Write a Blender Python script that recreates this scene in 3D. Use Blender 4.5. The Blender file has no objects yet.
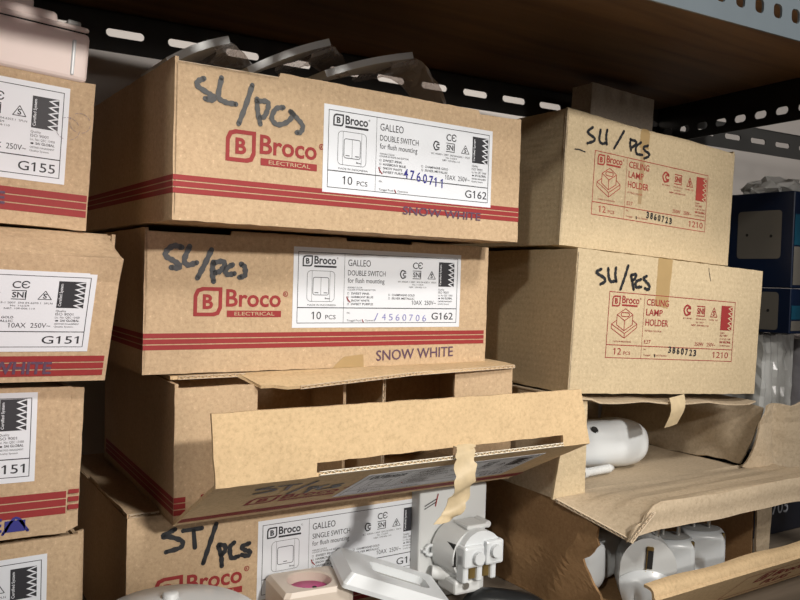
import bpy, bmesh, math, random
from mathutils import Vector, Matrix, noise
from mathutils.geometry import tessellate_polygon
S = bpy.context.scene
C = S.collection
H0 = 1.45                                    # camera height above the floor
R = math.radians

# ---------------------------------------------------------------- camera, light, exposure
cam_d = bpy.data.cameras.new('camera'); cam = bpy.data.objects.new('camera', cam_d); C.objects.link(cam)
yaw, pit, rol = R(34), R(-1.5), R(1.7)
Fw = Vector((math.sin(yaw)*math.cos(pit), math.cos(yaw)*math.cos(pit), math.sin(pit)))
Rt = Vector((math.cos(yaw), -math.sin(yaw), 0)); Up = Rt.cross(Fw)
Rt, Up = math.cos(rol)*Rt + math.sin(rol)*Up, -math.sin(rol)*Rt + math.cos(rol)*Up
m = Matrix((Rt, Up, -Fw)).transposed().to_4x4(); m.translation = (0, 0, H0)
cam.matrix_world = m
cam_d.sensor_width = 36; cam_d.lens = 36.0; cam_d.clip_start = .02
S.camera = cam

w = bpy.data.worlds.new('world'); S.world = w; w.use_nodes = True
w.node_tree.nodes['Background'].inputs[0].default_value = (1.0, .74, .56, 1)
w.node_tree.nodes['Background'].inputs[1].default_value = .022

def area(name, loc, target, size, power, color):
    d = bpy.data.lights.new(name, 'AREA'); d.energy = power; d.size = size; d.color = color
    d.shape = 'DISK'
    o = bpy.data.objects.new(name, d); C.objects.link(o); o.location = loc
    o.rotation_euler = (Vector(target)-Vector(loc)).to_track_quat('-Z', 'Y').to_euler()
    return o
def spot(name, loc, target, cone, blend, radius, power, color):
    d = bpy.data.lights.new(name, 'SPOT'); d.energy = power; d.spot_size = R(cone); d.spot_blend = blend; d.shadow_soft_size = radius; d.color = color
    o = bpy.data.objects.new(name, d); C.objects.link(o); o.location = loc
    o.rotation_euler = (Vector(target)-Vector(loc)).to_track_quat('-Z', 'Y').to_euler(); return o
spot('track_spot', (.40, -1.85, H0+.86), (.48, .65, H0+.13), 28, .8, .07, 250, (1.0, .955, .89))          # track lights of the shop aisle
area('ceiling_lamp', (.75, -1.15, H0+1.55), (.5, .65, H0-.15), .35, 32, (1.0, .965, .92))
area('aisle_lamp', (-1.5, -1.05, H0+1.15), (.55, .65, H0-.05), .16, 18, (1.0, .95, .86))
area('added_fill_right', (1.3, -2.5, H0+.26), (.85, .7, H0+.12), .35, 11, (1.0, .94, .89))  # fill added low on the right to brighten the cartons under the shelf
spot('warm_spot', (.35, -1.4, H0+.27), (.01, .70, H0+.0), 13, .8, .08, 30, (1.0, .58, .56))

vs = S.view_settings
vs.view_transform = 'Standard'; vs.look = 'None'; vs.exposure = -0.14; vs.gamma = 1.0; vs.use_curve_mapping = False

# ---------------------------------------------------------------- materials
def newmat(name):
    mt = bpy.data.materials.new(name); mt.use_nodes = True
    nt = mt.node_tree; return mt, nt, nt.nodes['Principled BSDF']
def plain(name, col, rough=.5, metal=0, spec=.5, noise_amt=0, nscale=60, bump=0):
    mt, nt, b = newmat(name)
    b.inputs['Base Color'].default_value = (*col, 1); b.inputs['Roughness'].default_value = rough
    b.inputs['Metallic'].default_value = metal; b.inputs['Specular IOR Level'].default_value = spec
    if noise_amt or bump:
        tc = nt.nodes.new('ShaderNodeTexCoord'); n = nt.nodes.new('ShaderNodeTexNoise')
        n.inputs['Scale'].default_value = nscale; n.inputs['Detail'].default_value = 5
        nt.links.new(tc.outputs['Object'], n.inputs['Vector'])
        if noise_amt:
            mx = nt.nodes.new('ShaderNodeMix'); mx.data_type = 'RGBA'
            mx.inputs[6].default_value = (*[c*(1-noise_amt) for c in col], 1)
            mx.inputs[7].default_value = (*[min(1, c*(1+noise_amt)) for c in col], 1)
            nt.links.new(n.outputs['Fac'], mx.inputs[0]); nt.links.new(mx.outputs[2], b.inputs['Base Color'])
        if bump:
            bp = nt.nodes.new('ShaderNodeBump'); bp.inputs['Strength'].default_value = bump; bp.inputs['Distance'].default_value = .002
            nt.links.new(n.outputs['Fac'], bp.inputs['Height']); nt.links.new(bp.outputs[0], b.inputs['Normal'])
    return mt
def kraft(name, col, flute_axis='x', speck=.55, bump=.25):
    """cardboard: fibre specks, soft blotches and the faint ribs of the fluting under the liner"""
    mt, nt, b = newmat(name); N = nt.nodes.new; L = nt.links.new
    tc = N('ShaderNodeTexCoord')
    blot = N('ShaderNodeTexNoise'); blot.inputs['Scale'].default_value = 28; blot.inputs['Detail'].default_value = 4
    fib = N('ShaderNodeTexNoise'); fib.inputs['Scale'].default_value = 260; fib.inputs['Detail'].default_value = 6; fib.inputs['Roughness'].default_value = .75
    for n in (blot, fib): L(tc.outputs['Object'], n.inputs['Vector'])
    r1 = N('ShaderNodeValToRGB'); e = r1.color_ramp.elements
    e[0].position = .3; e[0].color = (*[c*.95 for c in col], 1); e[1].position = .7; e[1].color = (*[c*1.04 for c in col], 1)
    L(blot.outputs['Fac'], r1.inputs[0])
    r2 = N('ShaderNodeValToRGB'); e = r2.color_ramp.elements
    e[0].position = .58; e[0].color = (0, 0, 0, 1); e[1].position = .72; e[1].color = (1, 1, 1, 1)
    L(fib.outputs['Fac'], r2.inputs[0])
    r3 = N('ShaderNodeValToRGB'); e = r3.color_ramp.elements
    e[0].position = .25; e[0].color = (.72, .69, .66, 1); e[1].position = .52; e[1].color = (1, 1, 1, 1)
    L(fib.outputs['Fac'], r3.inputs[0])
    mx = N('ShaderNodeMix'); mx.data_type = 'RGBA'; mx.inputs[7].default_value = (*[min(1, c*1.45+.05) for c in col], 1)
    sc = N('ShaderNodeMath'); sc.operation = 'MULTIPLY'; sc.inputs[1].default_value = speck
    L(r2.outputs[0], sc.inputs[0]); L(sc.outputs[0], mx.inputs[0]); L(r1.outputs[0], mx.inputs[6])
    mu = N('ShaderNodeMix'); mu.data_type = 'RGBA'; mu.blend_type = 'MULTIPLY'; mu.inputs[0].default_value = 1
    L(mx.outputs[2], mu.inputs[6]); L(r3.outputs[0], mu.inputs[7]); L(mu.outputs[2], b.inputs['Base Color'])
    wv = N('ShaderNodeTexWave'); wv.wave_type = 'BANDS'; wv.bands_direction = flute_axis.upper()
    wv.inputs['Scale'].default_value = 46; wv.inputs['Distortion'].default_value = .6; wv.inputs['Detail'].default_value = 1
    L(tc.outputs['Object'], wv.inputs['Vector'])
    ad = N('ShaderNodeMath'); ad.operation = 'MULTIPLY_ADD'; ad.inputs[1].default_value = .30
    L(wv.outputs['Fac'], ad.inputs[0]); L(fib.outputs['Fac'], ad.inputs[2])
    bp = N('ShaderNodeBump'); bp.inputs['Strength'].default_value = bump; bp.inputs['Distance'].default_value = .0006
    L(ad.outputs[0], bp.inputs['Height']); L(bp.outputs[0], b.inputs['Normal'])
    b.inputs['Roughness'].default_value = .82; b.inputs['Specular IOR Level'].default_value = .22
    return mt
def wood(name, c0, c1):
    mt, nt, b = newmat(name); N = nt.nodes.new; L = nt.links.new
    tc = N('ShaderNodeTexCoord'); mp = N('ShaderNodeMapping'); mp.inputs['Scale'].default_value = (2.2, 26, 26)
    n = N('ShaderNodeTexNoise'); n.inputs['Scale'].default_value = 1.6; n.inputs['Detail'].default_value = 7; n.inputs['Distortion'].default_value = .7
    r = N('ShaderNodeValToRGB'); r.color_ramp.elements[0].position = .3; r.color_ramp.elements[0].color = (*c0, 1)
    r.color_ramp.elements[1].position = .7; r.color_ramp.elements[1].color = (*c1, 1)
    L(tc.outputs['Object'], mp.inputs[0]); L(mp.outputs[0], n.inputs['Vector']); L(n.outputs['Fac'], r.inputs[0]); L(r.outputs[0], b.inputs['Base Color'])
    b.inputs['Roughness'].default_value = .6
    return mt
def clear(name, tint=(.9, .9, .9), a=.35, rough=.12):
    mt, nt, b = newmat(name); N = nt.nodes.new; L = nt.links.new
    tr = N('ShaderNodeBsdfTransparent'); tr.inputs[0].default_value = (*tint, 1)
    mx = N('ShaderNodeMixShader'); mx.inputs[0].default_value = a
    b.inputs['Base Color'].default_value = (*tint, 1); b.inputs['Roughness'].default_value = rough; b.inputs['Specular IOR Level'].default_value = .9
    L(tr.outputs[0], mx.inputs[1]); L(b.outputs[0], mx.inputs[2]); L(mx.outputs[0], nt.nodes['Material Output'].inputs[0])
    return mt
KA = kraft('kraft_brown', (.52, .375, .235), speck=.8, bump=.4)
KB = kraft('kraft_tan', (.54, .43, .275), 'z', speck=.7, bump=.4)
KC = kraft('kraft_grey', (.50, .40, .28))
KI = kraft('kraft_inner', (.62, .45, .26), speck=.35)
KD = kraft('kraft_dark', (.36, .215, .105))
KW = kraft('kraft_pale', (.72, .63, .52))
EDGE = plain('flute_paper', (.62, .50, .36), .9)
LABEL = plain('label_paper', (.70, .72, .76), .55, noise_amt=.02, nscale=40)
INK = plain('black_ink', (.02, .02, .025), .6)
MARK = plain('marker_ink', (.018, .019, .022), .45, noise_amt=.5, nscale=300)
MARKG = plain('faded_marker_ink', (.075, .075, .075), .6, noise_amt=.35, nscale=260)
RED = plain('red_ink', (.27, .020, .020), .7, noise_amt=.12, nscale=300)
REDB = plain('dull_red_ink', (.36, .045, .032), .75, noise_amt=.15, nscale=300)
BLUE = plain('blue_stamp_ink', (.03, .03, .22), .7)
VIOLET = plain('violet_stamp_ink', (.10, .05, .09), .7, noise_amt=.4, nscale=400)
FAINT = plain('faint_stamp_ink', (.40, .28, .15), .6)
TAPE = plain('brown_tape', (.40, .275, .13), .30, noise_amt=.10, nscale=50)
TAPEP = plain('peeled_tape', (.53, .42, .26), .55, noise_amt=.25, nscale=120)
WHITE = plain('white_plastic', (.64, .665, .68), .28)
WHITEM = plain('matt_white_plastic', (.60, .61, .605), .42)
CREAM = plain('cream_plastic', (.60, .52, .44), .4)
PINKW = plain('case_plastic', (.80, .67, .62), .5, spec=.3)
GREYP = plain('grey_plastic', (.35, .35, .34), .5)
BLACKP = plain('black_plastic', (.012, .013, .014), .35)
MAGENTA = plain('magenta_plastic', (.55, .06, .25), .4)
BRASS = plain('brass', (.55, .40, .16), .35, metal=1)
STEEL = plain('steel', (.62, .62, .60), .3, metal=1)
DARK = plain('dark_hole', (.01, .009, .008), .8)
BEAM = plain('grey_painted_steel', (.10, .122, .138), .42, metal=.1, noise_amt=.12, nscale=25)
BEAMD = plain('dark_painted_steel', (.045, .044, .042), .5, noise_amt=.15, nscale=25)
BEAMK = plain('black_painted_steel', (.012, .012, .013), .42, noise_amt=.15, nscale=25)
PLY = wood('plywood', (.12, .055, .018), (.23, .12, .045))
DECKM = wood('deck_plywood', (.12, .095, .07), (.20, .16, .12))
WALLM = plain('plaster', (.52, .48, .45), .9, noise_amt=.05, nscale=6, bump=.05)
FLOORM = plain('floor_tile', (.32, .30, .28), .5, noise_amt=.1, nscale=8)
BAG = clear('clear_plastic', (.86, .82, .80), .30, .10)
BAG2 = clear('cloudy_plastic', (.85, .85, .83), .55, .18)
BLUEB = plain('blue_print_board', (.0025, .009, .030), .35, noise_amt=.3, nscale=14)
CYANB = plain('light_blue_print', (.006, .055, .095), .35, noise_amt=.4, nscale=60)
NAVY = plain('navy_print_board', (.006, .008, .016), .5)
PHOTO = plain('printed_plate_picture', (.12, .11, .095), .4, noise_amt=.08, nscale=20)
PURPLE = plain('violet_wrap', (.10, .11, .20), .3, noise_amt=.3, nscale=30)
PAPERG = plain('pale_grey_letters', (.42, .45, .50), .5)

# ---------------------------------------------------------------- builders
def link(name, me, mat, parent=None, loc=None):
    o = bpy.data.objects.new(name, me); C.objects.link(o)
    if mat is not None and not me.materials: me.materials.append(mat)
    if parent is not None: o.parent = parent
    if loc is not None: o.location = loc
    return o
def empty(name, label, cat, mat4=None, group=None):
    o = bpy.data.objects.new(name, None); C.objects.link(o); o.empty_display_size = .02
    if mat4 is not None: o.matrix_world = mat4
    o['label'] = label; o['category'] = cat
    if group: o['group'] = group
    return o
class MB:
    def __init__(s): s.v = []; s.f = []; s.sm = []
    def add(s, vs, fs, smooth=False):
        b = len(s.v); s.v += [Vector(x) for x in vs]
        for f in fs: s.f.append([i+b for i in f]); s.sm.append(smooth)
        return s
    def box(s, a, b, M=None, bev=0, seg=2):
        bm = bmesh.new(); bmesh.ops.create_cube(bm, size=1)
        a, b = Vector(a), Vector(b)
        for v in bm.verts: v.co = Vector([(a[i]+b[i])/2 + v.co[i]*(b[i]-a[i]) for i in range(3)])
        if bev: bmesh.ops.bevel(bm, geom=bm.edges[:], offset=bev, segments=seg, profile=.5, affect='EDGES')
        return s.bm(bm, M, smooth=False)
    def bm(s, bm, M=None, smooth=False):
        bm.verts.index_update(); bmesh.ops.recalc_face_normals(bm, faces=bm.faces[:])
        vs = [(M @ v.co if M else v.co.copy()) for v in bm.verts]
        s.add(vs, [[v.index for v in f.verts] for f in bm.faces], smooth); bm.free(); return s
    def cyl(s, p, q, r, r2=None, n=20, cap=True, smooth=True):
        p, q = Vector(p), Vector(q); r2 = r if r2 is None else r2
        d = (q-p).normalized(); a = d.orthogonal().normalized(); b = d.cross(a)
        ring = [a*math.cos(2*math.pi*i/n)+b*math.sin(2*math.pi*i/n) for i in range(n)]
        s.add([p+x*r for x in ring]+[q+x*r2 for x in ring], [[i, (i+1) % n, n+(i+1) % n, n+i] for i in range(n)], smooth)
        if cap: s.add([p+x*r for x in ring], [list(range(n))[::-1]]); s.add([q+x*r2 for x in ring], [list(range(n))])
        return s
    def lathe(s, prof, n=32, M=None, sx=1, sy=1):
        """prof: (r, z) list"""
        vs = []; fs = []
        for r, z in prof:
            for i in range(n):
                t = 2*math.pi*i/n; p = Vector((r*math.cos(t)*sx, r*math.sin(t)*sy, z)); vs.append(M @ p if M else p)
        for k in range(len(prof)-1):
            for i in range(n): fs.append([k*n+i, k*n+(i+1) % n, (k+1)*n+(i+1) % n, (k+1)*n+i])
        return s.add(vs, fs, True)
    def sheet(s, loops, t, fn):
        """flat board: outer loop and holes in (a, b), thickness t along the third axis of fn(a, b, n)"""
        pts = [[Vector((a, b, 0)) for a, b in lp] for lp in loops]; flat = [p for lp in pts for p in lp]
        tri = tessellate_polygon(pts); n = len(flat)
        vs = [fn(p.x, p.y, 0) for p in flat]+[fn(p.x, p.y, t) for p in flat]; fs = []
        for a, b, c in tri: fs += [[a, b, c], [n+c, n+b, n+a]]
        o = 0
        for lp in pts:
            k = len(lp)
            for i in range(k): fs.append([o+i, o+(i+1) % k, n+o+(i+1) % k, n+o+i])
            o += k
        return s.add(vs, fs)
    def grid(s, P, t, smooth=True):
        """thick bent sheet from a grid of points"""
        nu, nv = len(P), len(P[0]); P = [[Vector(p) for p in r] for r in P]; Nn = []
        for i in range(nu):
            row = []
            for j in range(nv):
                a = P[min(i+1, nu-1)][j]-P[max(i-1, 0)][j]; b = P[i][min(j+1, nv-1)]-P[i][max(j-1, 0)]
                c = a.cross(b); row.append(c.normalized() if c.length > 0 else Vector((0, 0, 1)))
            Nn.append(row)
        ix = lambda i, j: i*nv+j
        top = [P[i][j] for i in range(nu) for j in range(nv)]; bot = [P[i][j]-Nn[i][j]*t for i in range(nu) for j in range(nv)]
        fs = [[ix(i, j), ix(i+1, j), ix(i+1, j+1), ix(i, j+1)] for i in range(nu-1) for j in range(nv-1)]
        n = nu*nv
        if t == 0: return s.add(top, fs, smooth)
        s.add(top+bot, fs+[[n+k for k in f[::-1]] for f in fs], smooth)
        ring = [ix(i, 0) for i in range(nu)]+[ix(nu-1, j) for j in range(1, nv)]+[ix(i, nv-1) for i in range(nu-2, -1, -1)]+[ix(0, j) for j in range(nv-2, 0, -1)]
        vs = [top[k] for k in ring]+[bot[k] for k in ring]; k = len(ring)
        return s.add(vs, [[i, k+i, k+(i+1) % k, (i+1) % k] for i in range(k)])
    def build(s, name, mat, parent=None, loc=None, fix=True):
        me = bpy.data.meshes.new(name); me.from_pydata(s.v, [], s.f)
        me.polygons.foreach_set('use_smooth', s.sm)
        if fix:
            bm = bmesh.new(); bm.from_mesh(me); bmesh.ops.recalc_face_normals(bm, faces=bm.faces[:]); bm.to_mesh(me); bm.free()
        me.update()
        return link(name, me, mat, parent, loc)
def jag(loop, step=.009, amp=.00035, rnd=None):
    """cut-board outline: edges broken up and a little uneven"""
    rnd = rnd or random.Random(len(loop)+int(abs(loop[0][0])*1e5)); out = []
    for i, (a, b) in enumerate(loop):
        c, d = loop[(i+1) % len(loop)]; L = math.hypot(c-a, d-b); n = max(1, int(L/step)); out.append((a, b))
        for k in range(1, n):
            q = k/n; j = rnd.uniform(-amp, amp); out.append((a+(c-a)*q-(d-b)/L*j, b+(d-b)*q+(c-a)/L*j))
    return out
def rect(a, b, c, d): return [(a, b), (c, b), (c, d), (a, d)]
def rrect(a, b, c, d, r, n=5):
    out = []
    for cx, cy, t0 in ((c-r, b+r, -90), (c-r, d-r, 0), (a+r, d-r, 90), (a+r, b+r, 180)):
        for k in range(n+1): t = R(t0+90*k/n); out.append((cx+r*math.cos(t), cy+r*math.sin(t)))
    return out
def catmull(pts, k=6):
    P = [Vector(p) for p in pts]; P = [P[0]*2-P[1]]+P+[P[-1]*2-P[-2]]; out = []
    for i in range(1, len(P)-2):
        for j in range(k):
            t = j/k; a, b, c, d = P[i-1:i+3]
            out.append(.5*((2*b)+(c-a)*t+(2*a-5*b+4*c-d)*t*t+(3*b-a-3*c+d)*t**3))
    return out+[P[-2]]
def tube(pts, r, n=8):
    mb = MB(); P = [Vector(p) for p in pts]; vs = []
    for i, p in enumerate(P):
        d = (P[min(i+1, len(P)-1)]-P[max(i-1, 0)]).normalized(); a = d.orthogonal().normalized(); b = d.cross(a)
        vs += [p+(a*math.cos(2*math.pi*k/n)+b*math.sin(2*math.pi*k/n))*r for k in range(n)]
    fs = [[i*n+k, i*n+(k+1) % n, (i+1)*n+(k+1) % n, (i+1)*n+k] for i in range(len(P)-1) for k in range(n)]
    return mb.add(vs, fs+[list(range(n))[::-1], [(len(P)-1)*n+k for k in range(n)]], True)

# flat print: everything in millimetres on a face
_txt = {}
def glyphs(sx, bold):
    key = (sx, bold)
    if key not in _txt:
        cu = bpy.data.curves.new('t', 'FONT'); cu.body = sx; cu.size = 1; cu.resolution_u = 3; cu.offset = bold; cu.fill_mode = 'BOTH'
        ob = bpy.data.objects.new('t', cu); C.objects.link(ob)
        bpy.context.view_layer.update()
        me = bpy.data.meshes.new_from_object(ob.evaluated_get(bpy.context.evaluated_depsgraph_get()))
        _txt[key] = ([(v.co.x, v.co.y) for v in me.vertices], [list(p.vertices) for p in me.polygons])
        bpy.data.objects.remove(ob); bpy.data.curves.remove(cu); bpy.data.meshes.remove(me)
    return _txt[key]
CAP = max(y for x, y in glyphs('H', 0)[0])
class Print:
    def __init__(s): s.v = []; s.f = []
    def poly(s, pts):
        b = len(s.v); s.v += [tuple(p) for p in pts]; s.f.append(list(range(b, b+len(pts)))); return s
    def tri(s, loops):
        tr = tessellate_polygon([[Vector((a, b, 0)) for a, b in lp] for lp in loops]); b = len(s.v)
        s.v += [p for lp in loops for p in lp]; s.f += [[b+i for i in t] for t in tr]; return s
    def box(s, a, b, c, d): return s.poly(rect(a, b, c, d))
    def line(s, p, q, wd):
        p, q = Vector(p), Vector(q); n = (q-p).normalized(); n = Vector((-n.y, n.x))*wd/2
        return s.poly([p-n, q-n, q+n, p+n])
    def frame(s, a, b, c, d, wd): return s.tri([rect(a, b, c, d), rect(a+wd, b+wd, c-wd, d-wd)])
    def rframe(s, a, b, c, d, r, wd): return s.tri([rrect(a, b, c, d, r), rrect(a+wd, b+wd, c-wd, d-wd, max(.05, r-wd))])
    def stroke(s, pts, wd, smooth=True, taper=.25, rnd=None):
        P = catmull([(*p, 0) for p in pts]) if smooth and len(pts) > 2 else [Vector((*p, 0)) for p in pts]
        n = len(P); L = []; Rr = []
        for i, p in enumerate(P):
            d = (P[min(i+1, n-1)]-P[max(i-1, 0)]).normalized(); nn = Vector((-d.y, d.x, 0))
            e = wd/2*(1-taper*.5+taper*.5*math.sin(i*1.7)+(0 if 0 < i < n-1 else -.15)); L.append(p+nn*e); Rr.append(p-nn*e)
        for i in range(n-1): s.poly([(v.x, v.y) for v in (Rr[i], Rr[i+1], L[i+1], L[i])])
        for p, sg in ((P[0], 1), (P[-1], 1)): s.poly([(p.x+wd*.43*math.cos(t*math.pi/5), p.y+wd*.43*math.sin(t*math.pi/5)) for t in range(10)])
        return s
    def text(s, tx, u, v, h, bold=0, width=None, sx=1, anchor='l', rot=0, sh=0):
        vs, fs = glyphs(tx, bold); k = h/CAP; x0 = min(x for x, y in vs); x1 = max(x for x, y in vs)
        kx = width/(x1-x0) if width else k*sx; off = {'l': 0, 'c': -(x1-x0)*kx/2, 'r': -(x1-x0)*kx}[anchor]
        b = len(s.v); c, d = math.cos(rot), math.sin(rot)
        for x, y in vs:
            X = (x-x0)*kx+off; Y = y*k; X += Y*sh; s.v.append((u+X*c-Y*d, v+X*d+Y*c))
        s.f += [[b+i for i in f] for f in fs]
        if h > 1.8:                                            # give the plain bar numeral its flag
            bx = glyphs('1', bold)[0]; bw = max(x for x, y in bx)-min(x for x, y in bx)
            for i, ch in enumerate(tx):
                if ch == '1':
                    xr = max(x for x, y in glyphs(tx[:i+1], bold)[0]); xl = xr-bw
                    pl = []
                    for x, y in ((xl+.02, CAP), (xl-.20*CAP, CAP*.82), (xl-.20*CAP, CAP*.70), (xl+.02, CAP*.84)):
                        X = (x-x0)*kx+off; Y = y*k; pl.append((u+(X+Y*sh)*c-Y*d, v+(X+Y*sh)*d+Y*c))
                    s.poly(pl)
        return s
    def build(s, name, mat, parent, fn, h=.00035):
        me = bpy.data.meshes.new(name); me.from_pydata([fn(u/1000, v/1000, h) for u, v in s.v], [], s.f); me.update()
        return link(name, me, mat, parent)
FRONT = lambda u, v, h: Vector((u, -h-.0003, v))
LEFT = lambda a, v, h: Vector((-h, a, v))

def flute(p0, p1, out, nrm, parent, t=.003, reach=.0022, lam=.0062, mat=None):
    """open corrugated edge: two liners and the wave between them, along p0-p1, sticking out by reach"""
    p0, p1, out, nrm = Vector(p0), Vector(p1), Vector(out).normalized(), Vector(nrm).normalized()
    L = (p1-p0).length; d = (p1-p0)/L; mb = MB(); n = max(8, int(L/lam*6)); th = .00045
    for o in (0, t-th):
        q = p0+nrm*o
        mb.add([q, p1+nrm*o, p1+nrm*o+out*reach, q+out*reach, q+nrm*th, p1+nrm*(o+th), p1+nrm*(o+th)+out*reach, q+nrm*th+out*reach],
               [[0, 1, 2, 3], [7, 6, 5, 4], [0, 4, 5, 1], [1, 5, 6, 2], [2, 6, 7, 3], [3, 7, 4, 0]])
    vs = []
    for i in range(n+1):
        x = p0+d*(L*i/n)+nrm*(t/2+(t/2-th)*math.sin(2*math.pi*i/n*L/lam))
        vs += [x-nrm*th*.4, x-nrm*th*.4+out*reach, x+nrm*th*.4+out*reach, x+nrm*th*.4]
    fs = []
    for i in range(n):
        a, b = 4*i, 4*i+4
        fs += [[a, b, b+1, a+1], [a+1, b+1, b+2, a+2], [a+2, b+2, b+3, a+3]]
    mb.add(vs, fs)
    return mb.build('corrugated_edge', mat or EDGE, parent)

def frame4(x, y, z, a=0, t=0):
    """box frame: yaw a, sideways lean t; origin at the front left bottom corner"""
    d = Vector((math.cos(a)*math.cos(t), math.sin(a)*math.cos(t), -math.sin(t)))
    u = Vector((math.cos(a)*math.sin(t), math.sin(a)*math.sin(t), math.cos(t)))
    n = u.cross(d)
    M = Matrix((d, n, u)).transposed().to_4x4(); M.translation = (x, y, z+H0); return M
T = .003
def walls(W, D, Hh, mat, parent, front=True, top=True, notch=None, mi=None):
    """closed shipping carton: folded body, front panel, top flap"""
    mb = MB()
    mb.sheet([jag(rect(.0005, 0, D, Hh-.001))], T, lambda a, b, n: Vector((n, a, b)))
    mb.sheet([jag(rect(.0005, 0, D, Hh-.001))], T, lambda a, b, n: Vector((W-n, a, b)))
    mb.sheet([rect(T, 0, W-T, Hh-.001)], T, lambda a, b, n: Vector((a, D-n, b)))
    mb.sheet([rect(T, .001, W-T, D-T)], T, lambda a, b, n: Vector((a, b, n)))
    mb.build('carton_body', mat, parent)
    if front:
        lp = notch or rect(0, 0, W, Hh)
        MB().sheet([jag(lp)], T, lambda a, b, n: Vector((a, n-.0002, b))).build('front_panel', mat, parent)
    if top:
        MB().sheet([jag(rect(.001, .004, W-.001, D-.001))], T, lambda a, b, n: Vector((a, b, Hh-.0035-n))).build('top_flap', mat, parent)

# ---------------------------------------------------------------- printed artwork
def logo(p, u, v, h, bold=.02, full=True):
    """rounded badge with B, name, bar"""
    w1 = h*.14
    o = [(u, v), (u+h*.72, v), (u+h*.9, v+h*.06), (u+h, v+h*.28), (u+h, v+h), (u+h*.3, v+h), (u+h*.1, v+h*.93), (u, v+h*.72)]
    c = (u+h/2, v+h/2); i_ = [(c[0]+(x-c[0])*.74, c[1]+(y-c[1])*.74) for x, y in o]
    p.tri([o, i_]); p.text('B', u+h*.5, v+h*.27, h*.46, bold*2, anchor='c')
    return p
def chevrons(cv, bx, by, bw, bh):
    hh = bh/5; xt, xr, wd = bx+bw*.60, bx+bw, bw*.13
    for k in range(5):
        y = by+k*hh+hh*.5
        cv.poly([(xt, y), (xr-wd, y-hh*.52), (xr, y-hh*.52), (xt+wd, y)]); cv.poly([(xt, y), (xt+wd, y), (xr, y+hh*.30), (xr, y+hh*.42), (xr-wd*.6, y+hh*.42)])
def switch_label(parent, u0, v0, fn, code, kind, tick=3, wl=190, hl=75, stamp=None, stampv=(85, 22), ctrl=True, right_only=False, code_u=None):
    """the white sticker: paper, black print, coloured ticks and stamps; (u0, v0) lower left in mm"""
    sh = Print().poly(rect(0, 0, wl, hl))
    lab = MB().sheet([rect(0, 0, wl/1000, hl/1000)], .00018, lambda a, b, n: fn(a+u0/1000, b+v0/1000, .00005+n)).build('paper_label', LABEL, parent)
    g = lambda u, v, h: fn(u+u0/1000, v+v0/1000, h)
    p = Print(); a, b, c, d = 4.5, 4.2, wl-4, hl-4.2; dv = 18.8; vl = 53
    p.frame(a, b, c, d, .55); p.box(a, dv-.4, c, dv+.4)
    if not right_only:
        p.box(vl, b, vl+.3, d)
        logo(p, 9, 57, 10.5); p.text('Broco', 21, 60, 7, .025, width=23); p.text('®', 44.5, 65, 1.6); p.box(21, 56.6, 44.5, 58.4)
        x0, y0, x1, y1 = 14, 24.5, 43, 53.5
        p.rframe(x0, y0, x1, y1, 4, .35)
        p.box(x0+5, y0+.2, x0+5.25, y1-.2); p.box(x1-5.2, y0+.2, x1-4.95, y1-.2)
        p.rframe(x0+6, y0+6, x1-6, y1-6, 2.2, .55)
        if kind == 'DOUBLE SWITCH': p.box((x0+x1)/2-.15, y0+6.4, (x0+x1)/2+.15, y1-6.4); marks = (x0+8, x1-11.5)
        else: marks = ((x0+x1)/2-2,)
        for mx in marks: p.box(mx, y0+8, mx+4, y0+8.7)
        p.text('Broco', x1-10, y0+2.4, 1.5, .02)
        p.text('MADE IN INDONESIA', 15, 20.6, 1.5, width=30)
        p.text('10', 21, 8, 7, width=8.5); p.text('PCS', 34, 8, 4, width=11)
        p.text('GALLEO', 57, 59, 6.2, width=25); p.text(kind, 57, 50, 5, width=42); p.text('for flush mounting', 57, 43, 4.6, width=41)
        p.text('AVAILABLE COLOUR', 57, 37.8, 1.5, width=16); p.text('COLOUR OF FRAME AND BUTTON', 57, 35.6, 1.5, width=31)
        for k, tx in enumerate(('SWEET PINK', 'HARMONY BLUE', 'SNOW WHITE', 'SWEET PURPLE')):
            y = 31.8-k*3.4; p.frame(57, y, 58.8, y+1.9, .25); p.text(tx, 61, y, 2.0, .012, width=2.05*len(tx))
        for k, tx in enumerate(('CHAMPAGNE GOLD', 'SILVER METALLIC')):
            y = 31.0-k*3.4; p.frame(103, y, 104.8, y+1.9, .25); p.text(tx, 107, y, 2.0, .012, width=27)
        p.text('No.', 57, 13.3, 1.7); p.text('Tanggal Prod.', 57, 6, 1.7, width=16); p.text('Operator', 77, 6, 1.7, width=12)
    # certification marks
    p.text('C', 131, 58.8, 6.2, .008); p.text('Є', 137.2, 58.8, 6.2, .008)
    p.stroke([(122.5, 55.5), (118.5, 56.5), (116.5, 53), (118.5, 49), (122.5, 49.8)], 1.3, taper=0); p.stroke([(123, 54), (120.8, 54), (119.8, 52.5), (120.8, 51.2), (123, 51.2)], 1.1, taper=0)
    p.text('SNI', 131.5, 50.3, 4.8, .02, width=9.5); p.box(131, 56.2, 141, 56.9); p.box(131, 48.4, 141, 49.1); p.box(140.6, 48.4, 141.2, 56.9)
    for q, r in (((149.5, 49), (154.2, 56.8)), ((154.2, 56.8), (158.9, 49)), ((149.3, 49), (159.1, 49))): p.line(q, r, .6)
    p.text('S', 154.2, 50, 4.2, .025, anchor='c')
    p.text('IEC 60669-1 2007  SNI 04-6203.1  SPLN', 114, 44.6, 1.6, width=46); p.text('No. 115/S/9', 131, 42, 1.5, width=13); p.text('NRP. 109-006-110', 127, 39.4, 1.5, width=21)
    p.text('10AX  250V~', 160.5, 22.5, 4.3, width=29, anchor='r')
    # black certificate block with chevrons
    bx, by, bw, bh = 163, 41.5, 19.5, 25
    p.box(bx, by, bx+bw, by+bh); cv = Print(); chevrons(cv, bx, by, bw, bh)
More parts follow.
